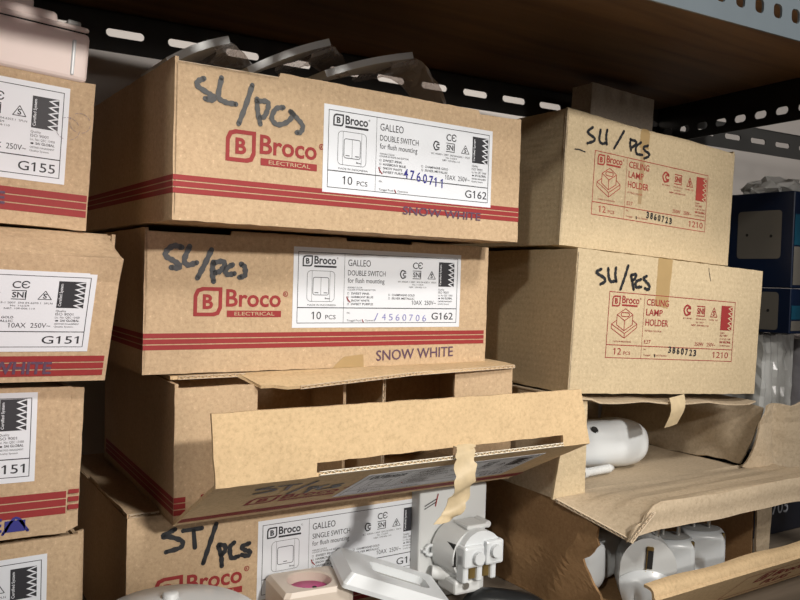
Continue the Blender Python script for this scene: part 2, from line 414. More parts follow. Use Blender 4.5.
    p.text('Quality', 163, 37.6, 1.9, width=7.5); p.text('ISO 9001', 163, 34.4, 2.2, width=13); p.text('Lic. No: QEC 13458', 163, 31.6, 1.8, width=18)
    p.stroke([(164, 29.3), (165, 29.3)], 1.6, taper=0); p.text('SAI GLOBAL', 167, 28.6, 1.9, .02, width=14); p.text('CERTIFIED MANAGEMENT', 163, 25.6, 1.4, width=18); p.text('Quality System', 163, 23, 1.4, width=14)
    p.text(code, code_u or 182.5, 7.6, 7.0, .004, width=27, anchor='r')
    p.build('label_print', INK, lab, g, .0004)
    q = cv; q.text('Certified System', bx+3.2, by+1.5, 2.1, .01, width=21, rot=math.pi/2); q.build('block_lettering', LABEL, lab, g, .0005)
    if tick is not None and not right_only:
        q = Print(); y = 32.2-tick*3.4; q.stroke([(56.3, y+4), (57.6, y+1.2), (60, y-1)], 1.2); q.build('red_tick', RED, lab, g, .0006); Print().stroke([(74, 7.5), (75.2, 5.4)], 1.3).build('red_dot', RED, lab, g, .0006)
    if stamp:
        q = Print(); u, v = stampv
        for k, ch in enumerate(stamp): q.text(ch, u+k*7.2, v-k*.9, 8.2, .012, width=1.3 if ch == '1' else 4.6)
        q.build('number_stamp', BLUE, lab, g, .0006)
    return lab
def stripes(parent, W, fn, v0=21, u0=0, h=14.5, mat=None):
    p = Print()
    for k in range(3): p.box(u0, v0+k*(h/3+.15), W, v0+k*(h/3+.15)+h/3-.75)
    return p.build('stripe_print', mat or RED, parent, fn, .0002)
def brand_print(parent, fn, u=42, v=49):
    p = Print(); logo(p, u, v, 25.5, .018); p.text('Broco', u+29, v+9, 14.6, .022, width=52); p.box(u+30, v-.6, u+81.5, v+5.2)
    p.rframe(u+83, v+18, u+88, v+23, 2.4, .7); p.text('R', u+85.5, v+19.2, 2.4, .02, anchor='c')
    lg = p.build('logo_print', RED, parent, fn, .0002)
    Print().text('ELECTRICAL', u+37, v+.9, 3.1, .006, width=38).build('bar_lettering', KA, lg, fn, .00035)
    return lg
def handwriting(parent, strokes, fn, wd=4.0, mat=None):
    p = Print()
    for s_ in strokes: p.stroke(s_, wd, rnd=None)
    return p.build('handwriting', mat or MARK, parent, fn, .0005)

# ---------------------------------------------------------------- the setting
def struct(o): o['kind'] = 'structure'; return o
mb = MB().box((-2.5, 1.02, -.0), (3.6, 1.10, 2.8)); struct(mb.build('wall_back', WALLM))
mb = MB().box((-2.5, -3.0, -.06), (3.6, 1.02, 0)); struct(mb.build('floor', FLOORM))

# ---------------------------------------------------------------- shelf
ZB = .235; ang = -.083
def slot_loops(L, hgt, s0, pitch, sl, sh_, zc):
    loops = [rect(0, 0, L, hgt)]; x = s0
    while x+sl < L-.004: loops.append(rrect(x, zc-sh_/2, x+sl, zc+sh_/2, min(sh_, sl)*.49 if sl > sh_*1.5 else sh_*.32, 4)); x += pitch
    return loops
def shelf_M(x, y, z, a): M = Matrix.Rotation(a, 4, 'Z'); M.translation = (x, y, z); return M
shelf = empty('shelving_unit', 'grey and black slotted steel shelving unit with a plywood shelf above the cartons', 'shelf', Matrix.Translation((-.2, .7, 0)))
def in_shelf(mb, name, mat):
    o = mb.build(name, mat, shelf); o.location = (.2, -.7, 0); return o
mb = MB(); Mb = shelf_M(-.25, .9137+.084*.25, H0+ZB, ang)
mb.sheet(slot_loops(2.3, .0425, .395+.055-.45+.008, .0655, .040, .0090, .0205), .0022, lambda a, b, n: Mb @ Vector((a, n, b)))
mb.sheet([rect(0, 0, 2.3, .038)], .0022, lambda a, b, n: Mb @ Vector((a, b, .0425-n)))
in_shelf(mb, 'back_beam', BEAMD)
Mf = shelf_M(-.25, .4995, H0+ZB-.001, -.0800); mb = MB()
mb.sheet(slot_loops(1.36, .055, .012, .0258, .0120, .0130, .0215), .0022, lambda a, b, n: Mf @ Vector((a, n, b)))
mb.sheet([rect(0, 0, 1.36, .038)], .0022, lambda a, b, n: Mf @ Vector((a, b, .0535-n)))
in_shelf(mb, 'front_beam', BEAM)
Mc = shelf_M(1.0, .425, H0+ZB-.011, R(90-5.5)); mb = MB()
mb.sheet(slot_loops(.425, .056, .012, .0330, .0195, .0105, .016), .0022, lambda a, b, n: Mc @ Vector((a, -n, b)))
mb.sheet([rect(0, 0, .425, .034)], .0022, lambda a, b, n: Mc @ Vector((a, -b, .056-n)))
in_shelf(mb, 'cross_beam', BEAMK)
Mp = shelf_M(-.25, .4995, H0+ZB, -.0800)
mb = MB().box((.0, .004, .0440), (1.36, .50, .0620), Mp, .001, 1); in_shelf(mb, 'shelf_board', PLY)
mb = MB().box((-.25, .44, H0-.354), (1.36, .98, H0-.336), None, .001, 1); in_shelf(mb, 'deck_board', DECKM)
mb = MB().sheet(slot_loops(1.36, .045, .012, .0268, .0125, .0150, .0225), .0022, lambda a, b, n: shelf_M(-.25, .50, H0-.399, ang*.0) @ Vector((a, n, b)))
in_shelf(mb, 'deck_beam', BEAM)
for (x, y) in ((-.16, .462), (1.035, .39), (-.16, .965), (1.12, .865)):
    mb = MB(); sx = 1 if x < .5 else -1
    mb.sheet(slot_loops(2.3, .04, .05, .05, .03, .011, .02), .0022, lambda a, b, n: Vector((x+b*sx, y+n, a)))
    mb.sheet([rect(0, 0, 2.3, .04)], .0022, lambda a, b, n: Vector((x+n*sx, y+b, a)))
    in_shelf(mb, 'corner_post', BEAM)

mb = MB().sheet([rect(-.30, .2, .030, 2.2)], .002, lambda a, b, n: Vector((a, .455+n, b))); in_shelf(mb, 'added_light_blocker', BEAM)  # unseen sheet added to keep aisle_lamp off the left-hand faces, no shelf part

# ---------------------------------------------------------------- middle stack
W1, H1 = .354, .1245
SL1 = [[(22.6, 109.8), (18.1, 107.1), (17.8, 103.3), (26.3, 99.2), (31.0, 96.9), (29.6, 94.4), (24.0, 94.7)], [(36.8, 112.7), (34.6, 98.2), (40.3, 94.4), (49.1, 94.1)], [(62.7, 111.0), (57.1, 93.3), (51.9, 79.2)], [(67.0, 100.8), (67.9, 90.9), (70.4, 81.3)], [(66.9, 99.1), (75.4, 100.0), (77.0, 96.2), (74.1, 88.2), (69.8, 86.0)], [(90.4, 97.4), (83.7, 95.2), (80.3, 87.4), (85.4, 82.8), (94.3, 86.1), (99.6, 93.0), (96.8, 95.0)], [(96.8, 95.0), (103.8, 89.8), (108.6, 84.7), (106.9, 79.5), (103.2, 78.6)]]
SL2 = [[(30.7, 107.7), (23.9, 108.6), (18.1, 104.2), (17.5, 99.7), (23.5, 96.3), (28.8, 92.8), (28.1, 90.1), (22.1, 90.3)], [(37.4, 108.8), (33.2, 97.4), (36.3, 93.0), (43.8, 95.1)], [(56.7, 106.7), (50.8, 93.6), (44.9, 82.1)], [(58.5, 96.1), (58.0, 87.7), (59.3, 79.4)], [(58.6, 95.4), (66.4, 97.2), (68.9, 94.2), (65.0, 88.7), (60.3, 87.1)], [(76.1, 94.5), (69.8, 90.4), (71.5, 85.9), (77.9, 86.8)], [(84.1, 95.5), (87.5, 92.5), (87.7, 85.6), (82.8, 83.6)]]
ST = [[(41.2, 109.2), (30.3, 104.7), (37.6, 103.0), (47.6, 97.8), (46.5, 92.4), (33.7, 90.2)], [(48.6, 106.9), (65.5, 106.9)], [(58.0, 106.1), (59.6, 90.3)], [(79.0, 108.7), (72.9, 90.7), (67.6, 74.7)], [(81.4, 88.1), (84.3, 78.8), (85.1, 69.1)], [(82.0, 89.3), (88.0, 87.1), (87.4, 82.1), (84.2, 79.5)], [(96.5, 89.0), (92.6, 85.1), (94.2, 75.3), (100.9, 75.4)], [(111.4, 86.0), (104.0, 83.9), (107.5, 80.2), (112.3, 78.1), (110.3, 74.5), (104.2, 76.2)]]
G = 'cartons of the middle stack'
# topmost
b1 = empty('switch_carton', 'brown carton topmost of the middle stack, white label, grey marker writing and red stripes', 'carton', frame4(.1951, .6018, .0400, .0107, -.0016), G)
walls(W1, .30, H1, KA, b1, notch=[(0, 0), (W1, 0), (W1, H1-.0015), (.300, H1-.0035), (.2985, H1), (.0875, H1+.0005), (.086, H1-.0035), (0, H1-.0045)])
stripes(b1, 354, FRONT, 20.5); stripes(b1, 290, LEFT, 20.5)
brand_print(b1, FRONT, 41.5, 49); switch_label(b1, 128.5, 32, FRONT, 'G162', 'DOUBLE SWITCH', 3, 188, 74.5, '4760711', (83.5, 19.5))
handwriting(b1, SL1, FRONT, 4.8, MARKG)
Print().text('SNOW WHITE', 212, 18.6, 7.2, .01, width=92, sh=.02).build('name_stamp', VIOLET, b1, FRONT, .0006)
flute((.002, -.0002, H1-.0062), (.086, -.0002, H1-.0052), (0, 0, 1), (0, 1, 0), b1)
flute((.0022, -.0002, .004), (.0022, -.0002, H1-.006), (-1, 0, 0), (0, 1, 0), b1, reach=.0010, mat=KA)
# second
b2 = empty('switch_carton', 'brown carton second from top in the middle stack, bold black marker writing, half in shade', 'carton', frame4(.1947, .6692, -.0862, -.0281, .0013), G)
W2, H2 = .362, .1240
walls(W2, .30, H2, KA, b2, notch=[(0, 0), (W2, 0), (W2, H2-.001), (.265, H2), (.264, H2-.003), (.19, H2-.003), (.189, H2), (.075, H2), (.074, H2-.004), (0, H2-.004)])
stripes(b2, 359, FRONT, 20.5); stripes(b2, 290, LEFT, 20.5)
brand_print(b2, FRONT, 42, 49); switch_label(b2, 134.7, 38.5, FRONT, 'G162', 'DOUBLE SWITCH', 2, 191, 75, None)
q = Print()
for k, ch in enumerate('4560706'): q.text(ch, 231+k*8, 45.5-k*.2, 6.5, -.006, width=4.5)
FB = plain('faint_blue_ink', (.22, .22, .48), .7); q.build('number_stamp', FB, b2, FRONT, .0006); Print().stroke([(226, 52), (223, 46)], 1.3).build('pen_mark', FB, b2, FRONT, .0006)
handwriting(b2, SL2, FRONT, 5.4, MARK)
Print().text('SNOW WHITE', 226, 5.6, 10, .004, width=93, rot=R(1.5)).build('name_stamp', VIOLET, b2, FRONT, .0006)
MB().sheet([[(.178, 0), (.212, 0), (.211, .0125), (.19, .0105), (.183, .005)]], .0003, lambda a, b, n: Vector((a, -.0008+n, b))).build('tape_scrap', TAPE, b2)
flute((.0022, -.0002, .003), (.0022, -.0002, H2-.006), (-1, 0, 0), (0, 1, 0), b2, reach=.0014, mat=KA)
# third: opened, front folded down
W3, H3 = .357, .1233
b3 = empty('switch_carton', 'open carton with its front folded out, third from top in the middle stack', 'carton', frame4(.217, .6489, -.2108, -.046, -.008), G)
mb = MB(); D3 = .28
mb.sheet([jag(rect(.0005, 0, D3, H3-.005))], T, lambda a, b, n: Vector((n, a, b)))
mb.sheet([jag(rect(.0005, 0, D3, H3-.003))], T, lambda a, b, n: Vector((W3-n, a, b)))
mb.sheet([rect(T, 0, W3-T, H3-.004)], T, lambda a, b, n: Vector((a, D3-n, b))); mb.sheet([rect(0, .001, W3, D3-T)], T, lambda a, b, n: Vector((a, b, n)))
mb.build('carton_body', KA, b3)
MB().sheet([jag(rect(0, .001, .0725, .1150))], T, lambda a, b, n: Vector((a, n-.0002, b))).build('dust_flap', KA, b3)
MB().sheet([jag(rect(.2827, .001, W3, .1175))], T, lambda a, b, n: Vector((a, n-.0002, b))).build('dust_flap', KA, b3)
# lid with a drooping tab
P = []
for i in range(31):
    u = .001+(W3-.002)*i/30; row = []
    fr = .018 if u < .068 else -.008 if u < .085 else -.012+.007*max(0, (u-.25)/.1)
    for j in range(13):
        q = j/12; y = fr+(D3-fr)*q**1.6; dro = max(0, (.020-y)/.03)
        row.append((u, y, H3-.0005-(.006+.003*math.sin(u*19))*dro**1.4*(1 if u > .07 else 0)*(1-.75*max(0, (u-.16)/.2))))
    P.append(row)
MB().grid(P, T, False).build('top_flap', KI, b3)
flute((.0075, .0185, H3-.0035), (.067, .0185, H3-.0035), (0, -1, 0), (0, 0, 1), b3)
for k in range(12):
    i0, i1 = 8+k*2-(1 if k else 0), min(30, 8+k*2+1)
    a, b = Vector(P[i0][0]), Vector(P[i1][0]); flute(a-Vector((0, -.0005, .003)), b-Vector((0, -.0005, .003)), (0, -1, 0), (0, 0, 1), b3) if False else None
mbf = MB()
a, b = Vector(P[9][0]), Vector(P[19][0]); flute(a+Vector((0, .0004, -.0031)), b+Vector((0, .0004, -.0031)), (0, -1, 0), (0, 0, 1), b3, reach=.0016)
a, b = Vector(P[19][0]), Vector(P[30][0]); flute(a+Vector((0, .0004, -.0031)), b+Vector((0, .0004, -.0031)), (0, -1, 0), (0, 0, 1), b3, reach=.0016)
# inner partition
MB().sheet([jag(rect(.012, T, .17, .112))], T, lambda a, b, n: Vector((.205+n, a, b))).build('divider', KA, b3)
flute((.205, .0125, .004), (.205, .0125, .112), (0, -1, 0), (1, 0, 0), b3)
MB().sheet([jag(rect(.004, T, W3-.004, .106))], T, lambda a, b, n: Vector((a, .13+n, b))).build('divider', KA, b3)
MB().sheet([jag(rect(.03, T, .13, .110))], T, lambda a, b, n: Vector((.172+n+(a-.03)*.12, a, b))).build('divider', KA, b3)
stripes(b3, 10, FRONT, 8.5, 0, 15.5); stripes(b3, 270, LEFT, 8.5, 0, 15.5)
Print().box(23, 20.5, 29, 23.8).build('logo_print', RED, b3, FRONT, .0003)
# front panel folded out on its hinge, tuck flap bent up from its outer edge
th = R(27.5); PD = Vector((0, -math.cos(th), math.sin(th))); PN = Vector((0, -math.sin(th), -math.cos(th))); HG = Vector((0, -.0005, .0008)); PL = .1235
PAN = lambda u, v, h: HG + Vector((u, 0, 0)) + PD*v + PN*h
MB().sheet([jag([(.0, 0), (.357, 0), (.363, PL), (-.001, PL)])], T, lambda a, b, n: PAN(a, b, -n)).build('front_panel', KI, b3)
stripes(b3, 360, PAN, 8.5, 1, 14.5, RED); brand_print(b3, PAN, 45, 46); switch_label(b3, 133, 30, PAN, 'G161', 'SINGLE SWITCH', 2, 190, 75, None)
handwriting(b3, [[(x+6, y) for x, y in s_] for s_ in ST], PAN, 4.6, MARK)
TE = PAN(0, PL, 0); tl = R(3)
TUK = lambda a, b, n: Vector((a, TE.y+b*math.sin(tl)*1.0+n, TE.z+b*math.cos(tl)))
MB().sheet([jag([(-.001, 0), (.078, 0), (.0785, .0105), (.329, .0105), (.3295, 0), (.363, 0), (.352, .0515), (-.004, .0535)])], T, TUK).build('tuck_flap', KI, b3)
flute(PAN(.080, PL-.0004, -T), PAN(.328, PL-.0004, -T), PD, PN, b3, reach=.0032, mat=plain('white_liner', (.80, .74, .62), .9))
# peeled tape curling over the panel edge
P = []
path = [(.0, .0115, .012), (-.001, .004, .0135), (-.004, -.004, .008), (-.006, -.008, -.002), (-.0075, -.009, -.015), (-.011, -.008, -.028), (-.016, -.006, -.040), (-.0215, -.004, -.0465)]
for k, (du, dy, dz) in enumerate([tuple(v) for v in catmull(path, 5)]):
    o = Vector((.2185+du, TE.y+dy, TE.z+dz-.001)); hw = .0118 if k < 8 else .0102+.0012*math.sin(k*1.3)
    P.append([o+Vector((hw*(q-1), .0015*math.sin(k*.5+q), .0015*math.sin(k+q*2))) for q in (0, .5, 1, 1.5, 2)])
for q in range(3):
    P[-1][q] += Vector((-.005*(2-q)/2, -.003, -.001))
MB().grid(P, .0004).build('peeled_tape', TAPEP, b3)
# bottom of the stack
b4 = empty('switch_carton', 'shaded brown carton at the bottom of the middle stack behind loose white fittings', 'carton', frame4(.191, .69, -.336, -.02, 0), G)
walls(.3535, .27, .124, KA, b4, top=False)
MB().sheet([jag(rect(.001, .004, .3525, .262))], T, lambda a, b, n: Vector((a, b, .1235-n))).build('top_flap', KA, b4)
MB().sheet([jag(rect(.0005, .003, .035, .15))], T, lambda a, b, n: Vector((a, b, .1268-n+.0008*math.sin(b*60)))).build('side_flap', KA, b4)
flute((.002, .0032, .1238), (.035, .0032, .1238), (0, -1, 0), (0, 0, 1), b4)
brand_print(b4, FRONT, 24, 42); switch_label(b4, 120, 30, FRONT, 'G161', 'SINGLE SWITCH', 2, 190, 75, None); handwriting(b4, ST, FRONT, 5.0, MARK)
stripes(b4, 352, FRONT, 10, 1)

# plates in clear bags on the topmost carton
def plate_bag(x0, x1, z0, z1, y, label, tail):
    dx, dz = x1-x0, z1-z0; L = math.hypot(dx, dz); a = math.atan2(dz, dx)
    ext = min(.022, (z0-.1665)/math.sin(a)); L += ext
    M = Matrix.Translation((x0-ext*math.cos(a), y, z0-ext*math.sin(a)+H0)) @ Matrix.Rotation(-a, 4, 'Y')
    e = empty('bagged_switch_plate', label, 'switch plate', M, 'bagged plates on the top carton')
    n = 12
    P = [[(L*i/n, .075*j/4, .0035*math.sin(math.pi*(.1+.8*i/n))) for j in range(5)] for i in range(n+1)]
    MB().grid([r[::-1] for r in P], .0065).build('cover_plate', WHITEM, e)
    P = []; rn = random.Random(int(x0*1e4)); L0 = L*.72
    for i in range(15):
        q = i/14; row = []; k = max(0, (q-.45)/.55)
        for j in range(13):
            ph = 2*math.pi*j/12; xx = L0+(L-L0)*min(1, q/.45)+tail*.9*k
            hz = .0062*(1-.5*k)+.0015*k; hy = .041*(1-.45*k)
            row.append((xx, .0375+hy*math.cos(ph)+rn.uniform(-1, 1)*.003*(.2+k), -.001+hz*math.sin(ph)-k*k*tail*1.1+rn.uniform(-1, 1)*.0022*(.12+k)))
        row[-1] = row[0]; P.append(row)
    MB().grid(P, 0, False).build('plastic_bag', BAG, e)
    return e
plate_bag(.236, .270, .1855, .2035, .680, 'white plate in a clear bag, leftmost of three on the top carton', .022)
plate_bag(.309, .371, .1895, .2205, .680, 'white plate in a clear bag, middle of three lying on the top carton', .022)
plate_bag(.388, .467, .1970, .2250, .680, 'white plate in a bag with twisted tail, rightmost of three on the top carton', .045)

# ---------------------------------------------------------------- right stack: ceiling lamp holder cartons
def holder_art(parent, u0, v0, wd, hg, mat, stampnum, sv):
    g = lambda u, v, h: FRONT(u+u0/1000, v+v0/1000, h)
    p = Print(); p.frame(0, 0, wd, hg, .8); dv = 14.2; p.box(0, dv-.45, wd, dv+.45); p.box(53.2, 0, 53.6, hg)
    logo(p, 5, 55.5, 12); p.text('Broco', 19.5, 60, 7.6, .018, width=26); p.text('®', 46, 65, 2); p.box(19.5, 56.6, 43, 58.6)
    def ln(*pts):
        for a, b in zip(pts, pts[1:]): p.line(a, b, .85)
    # lamp holder drawing: square base with a raised block and round mouth
    ln((6, 32), (26, 22), (44, 34), (44, 38), (26, 27), (6, 36.5), (6, 32)); ln((26, 22), (26, 27)); ln((6, 36.5), (13.5, 41)); ln((44, 38), (37, 42))
    ln((13.5, 47), (25, 41), (37, 48), (25.5, 54), (13.5, 47)); ln((13.5, 47), (13.5, 36), (25, 30), (37, 37), (37, 48)); ln((25, 41), (25, 30))
    p.rframe(19, 45, 32, 50.2, 2.5, .9)
    p.text('MADE IN INDONESIA', 10, 17.4, 1.5, width=27)
    for k, tx in enumerate(('CEILING', 'LAMP', 'HOLDER')): p.text(tx, 57, 59.6-k*11.2, 7.0, .012, width=(35, 26, 36)[k])
    p.text('FITTING COLOUR', 57, 30.3, 1.9, width=26); p.text('E27', 57, 17.2, 4.0, width=10)
    p.stroke([(128, 61), (122, 63), (117.5, 58), (121, 52), (128, 53.5)], 2.2, taper=0); p.stroke([(128.5, 59.5), (124.5, 60), (122.5, 57.4), (125, 54.8), (128.5, 55.2)], 2.0, taper=0)
    p.text('SNI', 139.5, 54.4, 6.4, .03, width=12); p.box(139, 62.4, 152.5, 63.6); p.box(139, 51.4, 152.5, 52.6); p.box(152, 51.4, 153, 63.6)
    for q, r in (((163, 52), (168.5, 63)), ((168.5, 63), (174.5, 52)), ((162.6, 52), (175, 52))): p.line(q, r, .9)
    p.text('S', 168.7, 53.4, 5.4, .03, anchor='c')
    p.text('IEC 60400', 117, 47.4, 1.7, width=14); p.text('SNI 04-6510', 138, 47.4, 1.7, width=17); p.text('LMK 10', 161, 47.4, 1.7, width=15); p.text('No. 118/S/7', 139, 43.6, 1.6, width=13); p.text('NRP. 109-004-110', 131, 40, 1.8, .01, width=30)
    p.text('250W', 139, 17.2, 4.2, width=15); p.text('250V~', 160, 17.2, 4.2, width=15)
    bx, by, bw, bh = 181.5, 37, 20, 29
    p.box(bx, by, bx+bw, by+bh); cv = Print(); chevrons(cv, bx, by, bw, bh)
    p.text('Quality', 182, 33, 2.2, width=8); p.text('ISO 9001', 182, 29.4, 2.4, width=13); p.text('Lic. No: QEC 13458', 182, 25.8, 1.9, width=19); p.text('SAI GLOBAL', 182, 21.8, 2.4, .03, width=20); p.text('Certified System', 182, 18, 1.9, width=19)
    p.text('12', 13, 4, 7.0, width=10); p.text('PCS', 26.5, 4, 3.6, width=10.5); p.text('No.', 57, 10, 1.8); p.text('Tanggal', 57, 3.6, 1.8, width=11); p.text('Prod. Operator', 75, 3.6, 1.8, width=20)
    p.text('1210', 173, 4, 7.0, width=26)
    pp = p.build('printed_panel', mat, parent, g, .0002); cv.build('block_chevrons', KB, pp, g, .0004)
    q = Print()
    for k, ch in enumerate(stampnum): q.text(ch, sv[0]+k*7.0, sv[1]-k*.45, 7.0, .022, width=1.3 if ch == '1' else 4.4)
    q.build('number_stamp', INK, parent, g, .0006); Print().stroke([(74, 5.5), (75, 3)], 1.3).build('pen_mark', INK, parent, g, .0006)
SU1 = [[(39.5, 131.8), (32.6, 126.6), (33.8, 124.1), (42.9, 120.7), (42.2, 117.2), (32.7, 113.3)], [(52.1, 131.1), (51.0, 119.9), (56.3, 116.6), (62.2, 118.8)], [(62.6, 132.7), (61.6, 125.7), (63.3, 116.9)], [(90.1, 136.0), (83.2, 125.5), (75.8, 114.6)], [(101.9, 129.1), (101.7, 123.4), (104.0, 116.6)], [(102.0, 128.4), (110.6, 128.2), (111.5, 124.8), (105.8, 120.4)], [(120.3, 128.3), (112.2, 122.1), (113.9, 114.5), (123.7, 114.4)], [(132.6, 126.5), (125.1, 123.3), (127.6, 120.0), (135.6, 117.6), (133.7, 113.7), (127.3, 111.1)]]
SU2 = [[(34.4, 132.3), (28.1, 129.1), (31.0, 126.7), (39.5, 123.4), (40.8, 119.5), (34.8, 116.4)], [(44.4, 133.9), (46.1, 124.6), (49.8, 120.3), (56.1, 121.4)], [(55.6, 135.5), (55.4, 128.1), (57.5, 120.9)], [(73.5, 139.1), (69.5, 126.5), (64.4, 112.9)], [(78.7, 128.7), (81.3, 122.0), (84.1, 114.0)], [(79.0, 129.4), (86.1, 130.6), (84.7, 125.7), (80.5, 123.5)], [(94.3, 125.8), (87.0, 122.5), (87.6, 117.0), (95.2, 117.6)], [(102.6, 129.9), (98.0, 127.5), (102.3, 123.7), (107.6, 119.9), (106.7, 115.4), (101.1, 116.4)]]
GR = 'lamp holder cartons of the right stack'
WR, HR = .302, .1465
r1 = empty('lamp_holder_carton', 'tan carton on top of the right stack with red printed panel and black writing', 'carton', frame4(.6154, .6132, .0415, .0045, .0400), GR)
walls(WR, .24, HR, KB, r1, notch=[(0, 0), (WR, 0), (WR, HR-.004), (.20, HR-.0015), (.12, HR-.003), (0, HR)])
holder_art(r1, 45.5, 37.5, 204, 70.5, REDB, '3860723', (92, 6)); handwriting(r1, SU1, FRONT, 3.6)
MB().sheet([jag([(.1185, .122), (.1345, .122), (.1355, HR-.006), (.132, HR-.002), (.122, HR-.002), (.119, HR-.006)], .004)], .0002, lambda a, b, n: Vector((a, -.0004+n, b))).build('tape_patch', TAPE, r1)
MB().sheet([jag([(.1215, .058), (.1275, .058), (.1295, .122), (.121, .122)], .004)], .0001, lambda a, b, n: Vector((a, -.00035+n, b))).build('tape_stain', FAINT, r1)
Print().stroke([(14, 104), (20, 104.6), (30, 103.5)], 1.5).build('scuff', MARK, r1, FRONT, .0004)
flute((.0022, -.0002, .003), (.0022, -.0002, HR-.004), (-1, 0, 0), (0, 1, 0), r1, reach=.0024, mat=KC)
r2 = empty('lamp_holder_carton', 'tan carton second in the right stack, taped down the middle, red printed panel', 'carton', frame4(.6093, .5876, -.1137, -.069, .0470), GR)
HR2 = .1518
walls(WR, .25, HR2, KB, r2, notch=[(0, 0), (WR, 0), (WR, HR2-.001), (.16, HR2-.0005), (.0, HR2)])
holder_art(r2, 49, 38.5, 206, 71.5, RED, '3860723', (96, 8)); handwriting(r2, SU2, FRONT, 3.9)
MB().sheet([jag([(.1190, .098), (.1395, .096), (.1425, HR2-.0003), (.1195, HR2-.0003)], .005)], .00025, lambda a, b, n: Vector((a, -.0004+n, b))).build('tape_strip', TAPE, r2)
Print().stroke([(203, 147), (205, 140), (208, 132)], .7).build('scratch', INK, r2, FRONT, .0004)
flute((.0022, -.0002, .003), (.0022, -.0002, HR2-.004), (-1, 0, 0), (0, 1, 0), r2, reach=.0016, mat=KC)

# third: open carton with a white socket inside, crushed on its right, front flap folded down
r3 = empty('open_socket_carton', 'crushed open carton under the right stack with its front flap folded flat', 'carton', frame4(.600, .585, -.2190, -.03, 0))
A = lambda x, y, z: Vector((x, y, z))
def crumple(P, amp, sc, seed=0):
    out = []
    for r in P:
        out.append([Vector(p)+noise.noise_vector(Vector(p)*sc+Vector((seed, seed*.7, 0)))*amp+noise.noise_vector(Vector(p)*sc*2.7+Vector((0, seed, 0)))*amp*.35 for p in r])
    return out
def lerpgrid(a, b, c, d, nu, nv):
    """a-b lower edge, d-c upper edge"""
    a, b, c, d = map(Vector, (a, b, c, d)); return [[(a*(1-i/nu)+b*i/nu)*(1-j/nv)+(d*(1-i/nu)+c*i/nu)*j/nv for j in range(nv+1)] for i in range(nu+1)]
zl, zr = .1025, .0890
mb = MB(); mb.grid(lerpgrid((-.004, 0, 0), (0, .24, 0), (.004, .24, zl), (.008, 0, zl), 8, 6), -T, False)
mb.grid(lerpgrid((0, .24, 0), (.305, .24, 0), (.305, .24, zr), (0, .24, zl), 8, 4), T, False)
mb.grid(lerpgrid((-.004, 0, 0), (.305, 0, 0), (.305, .24, 0), (0, .24, 0), 8, 8), T, False)
mb.build('carton_body', KC, r3)
P = lerpgrid((.303, -.002, .001), (.305, .235, .001), (.310, .235, zr-.002), (.327, -.010, .074), 18, 10)
MB().grid(crumple(P, .006, 26, 3), .0025).build('crushed_side', KC, r3)
MB().grid(crumple(lerpgrid((-.0135, -.002, -.001), (.0305, -.0035, .0015), (.029, -.0035, .1000), (.006, -.002, .1025), 3, 6), .0006, 30, 5), -T, False).build('dust_flap', KB, r3)
# sagging torn top flap
P = []
for i in range(25):
    q = i/24; u = .004+.306*q; row = []
    for j in range(6): y = -.012+.24*j/5; row.append((u, y, zl+.0015-(zl-zr+.0065)*q-(.003*abs(math.sin(q*9))+.0022) * (1 if j == 0 else .3)*(1 if .1 < q < .97 else .3)))
    P.append(row)
MB().grid(P, .0016, False).build('top_flap', KC, r3)
P = [[(.149+.0125*k+dx, -.0135-.004*math.sin(j*.8), zl-.007-j*.0068+.0015*k) for k, dx in ((0, -.0006*j), (1, -.0006*j), (2, -.0014*j))] for j in range(6)]
MB().grid(P, .0004).build('tape_tail', TAPEP, r3)
# front flap: long ridged sheet, its left corner sagging, lip bent down along the front
def flap_z(u, y):
    q = min(1, max(0, -y/.085)); s_ = max(0, 1-(u+.012)/.042)
    ridge = .0011*math.sin(u*26+y*430)+.0008*math.sin(y*800+u*9)
    return .0015+.0075*q*min(1, max(0, u/.05))-.024*q*s_**1.3+ridge*(1-s_)
P = []
for i in range(41):
    u = -.012+.352*i/40; P.append([(u+.02*(j/14)*max(0, 1-u/.05), -.001-.087*j/14-.006*(u-.05)*(j/14), flap_z(u, -.085*j/14)) for j in range(15)])
MB().grid([r[::-1] for r in P], .0028).build('front_flap', KC, r3)
for j0, j1 in ((1, 5), (5, 9), (9, 14)): flute(Vector(P[0][j0])+Vector((.0012, 0, -.0027)), Vector(P[0][j1])+Vector((.0012, 0, -.0027)), (-1, -.2, 0), (0, 0, 1), r3, reach=.0028)
edge = [Vector(P[i][14]) for i in range(0, 41)]
lip = []
for i in range(4, 41):
    u = edge[i].x; tt = (i-4)/36
    sl = max(0, 1-(i-4)/4.0)
    lip.append([edge[i]+Vector((-.022*min(1, j/6)*sl*0, -.0008-.0012*math.sin(j), -.0270*j/6+.0004*math.sin(u*80+j))) for j in range(7)])
# slanted torn left end of the lip
for j in range(7): lip[0][j] += Vector((-.030*j/6, 0, .0025*math.sin(j*2.1))); lip[1][j] += Vector((-.020*j/6, 0, 0)); lip[2][j] += Vector((-.010*j/6, 0, 0))
MB().grid(lip, -.0026).build('flap_lip', KC, r3)
flute(lip[0][0]+Vector((.002, -.003, -.001)), lip[0][6]+Vector((.002, -.003, .0015)), (-1, 0, -.3), (0, -1, 0), r3, t=.0032, reach=.003, mat=EDGE)
# right dust flap folded outward
P = lerpgrid((.290, -.009, .004), (.46, -.035, -.020), (.46, -.030, .086), (.314, -.017, .077), 20, 10)
P2 = []
for i, r in enumerate(P): P2.append([p+Vector((0, -.010*abs(math.sin(i*.36+j*.16+.5))+.004, 0)) for j, p in enumerate(r)])
MB().grid(crumple(P2, .004, 30, 9), -.0025, False).build('side_flap', KC, r3)

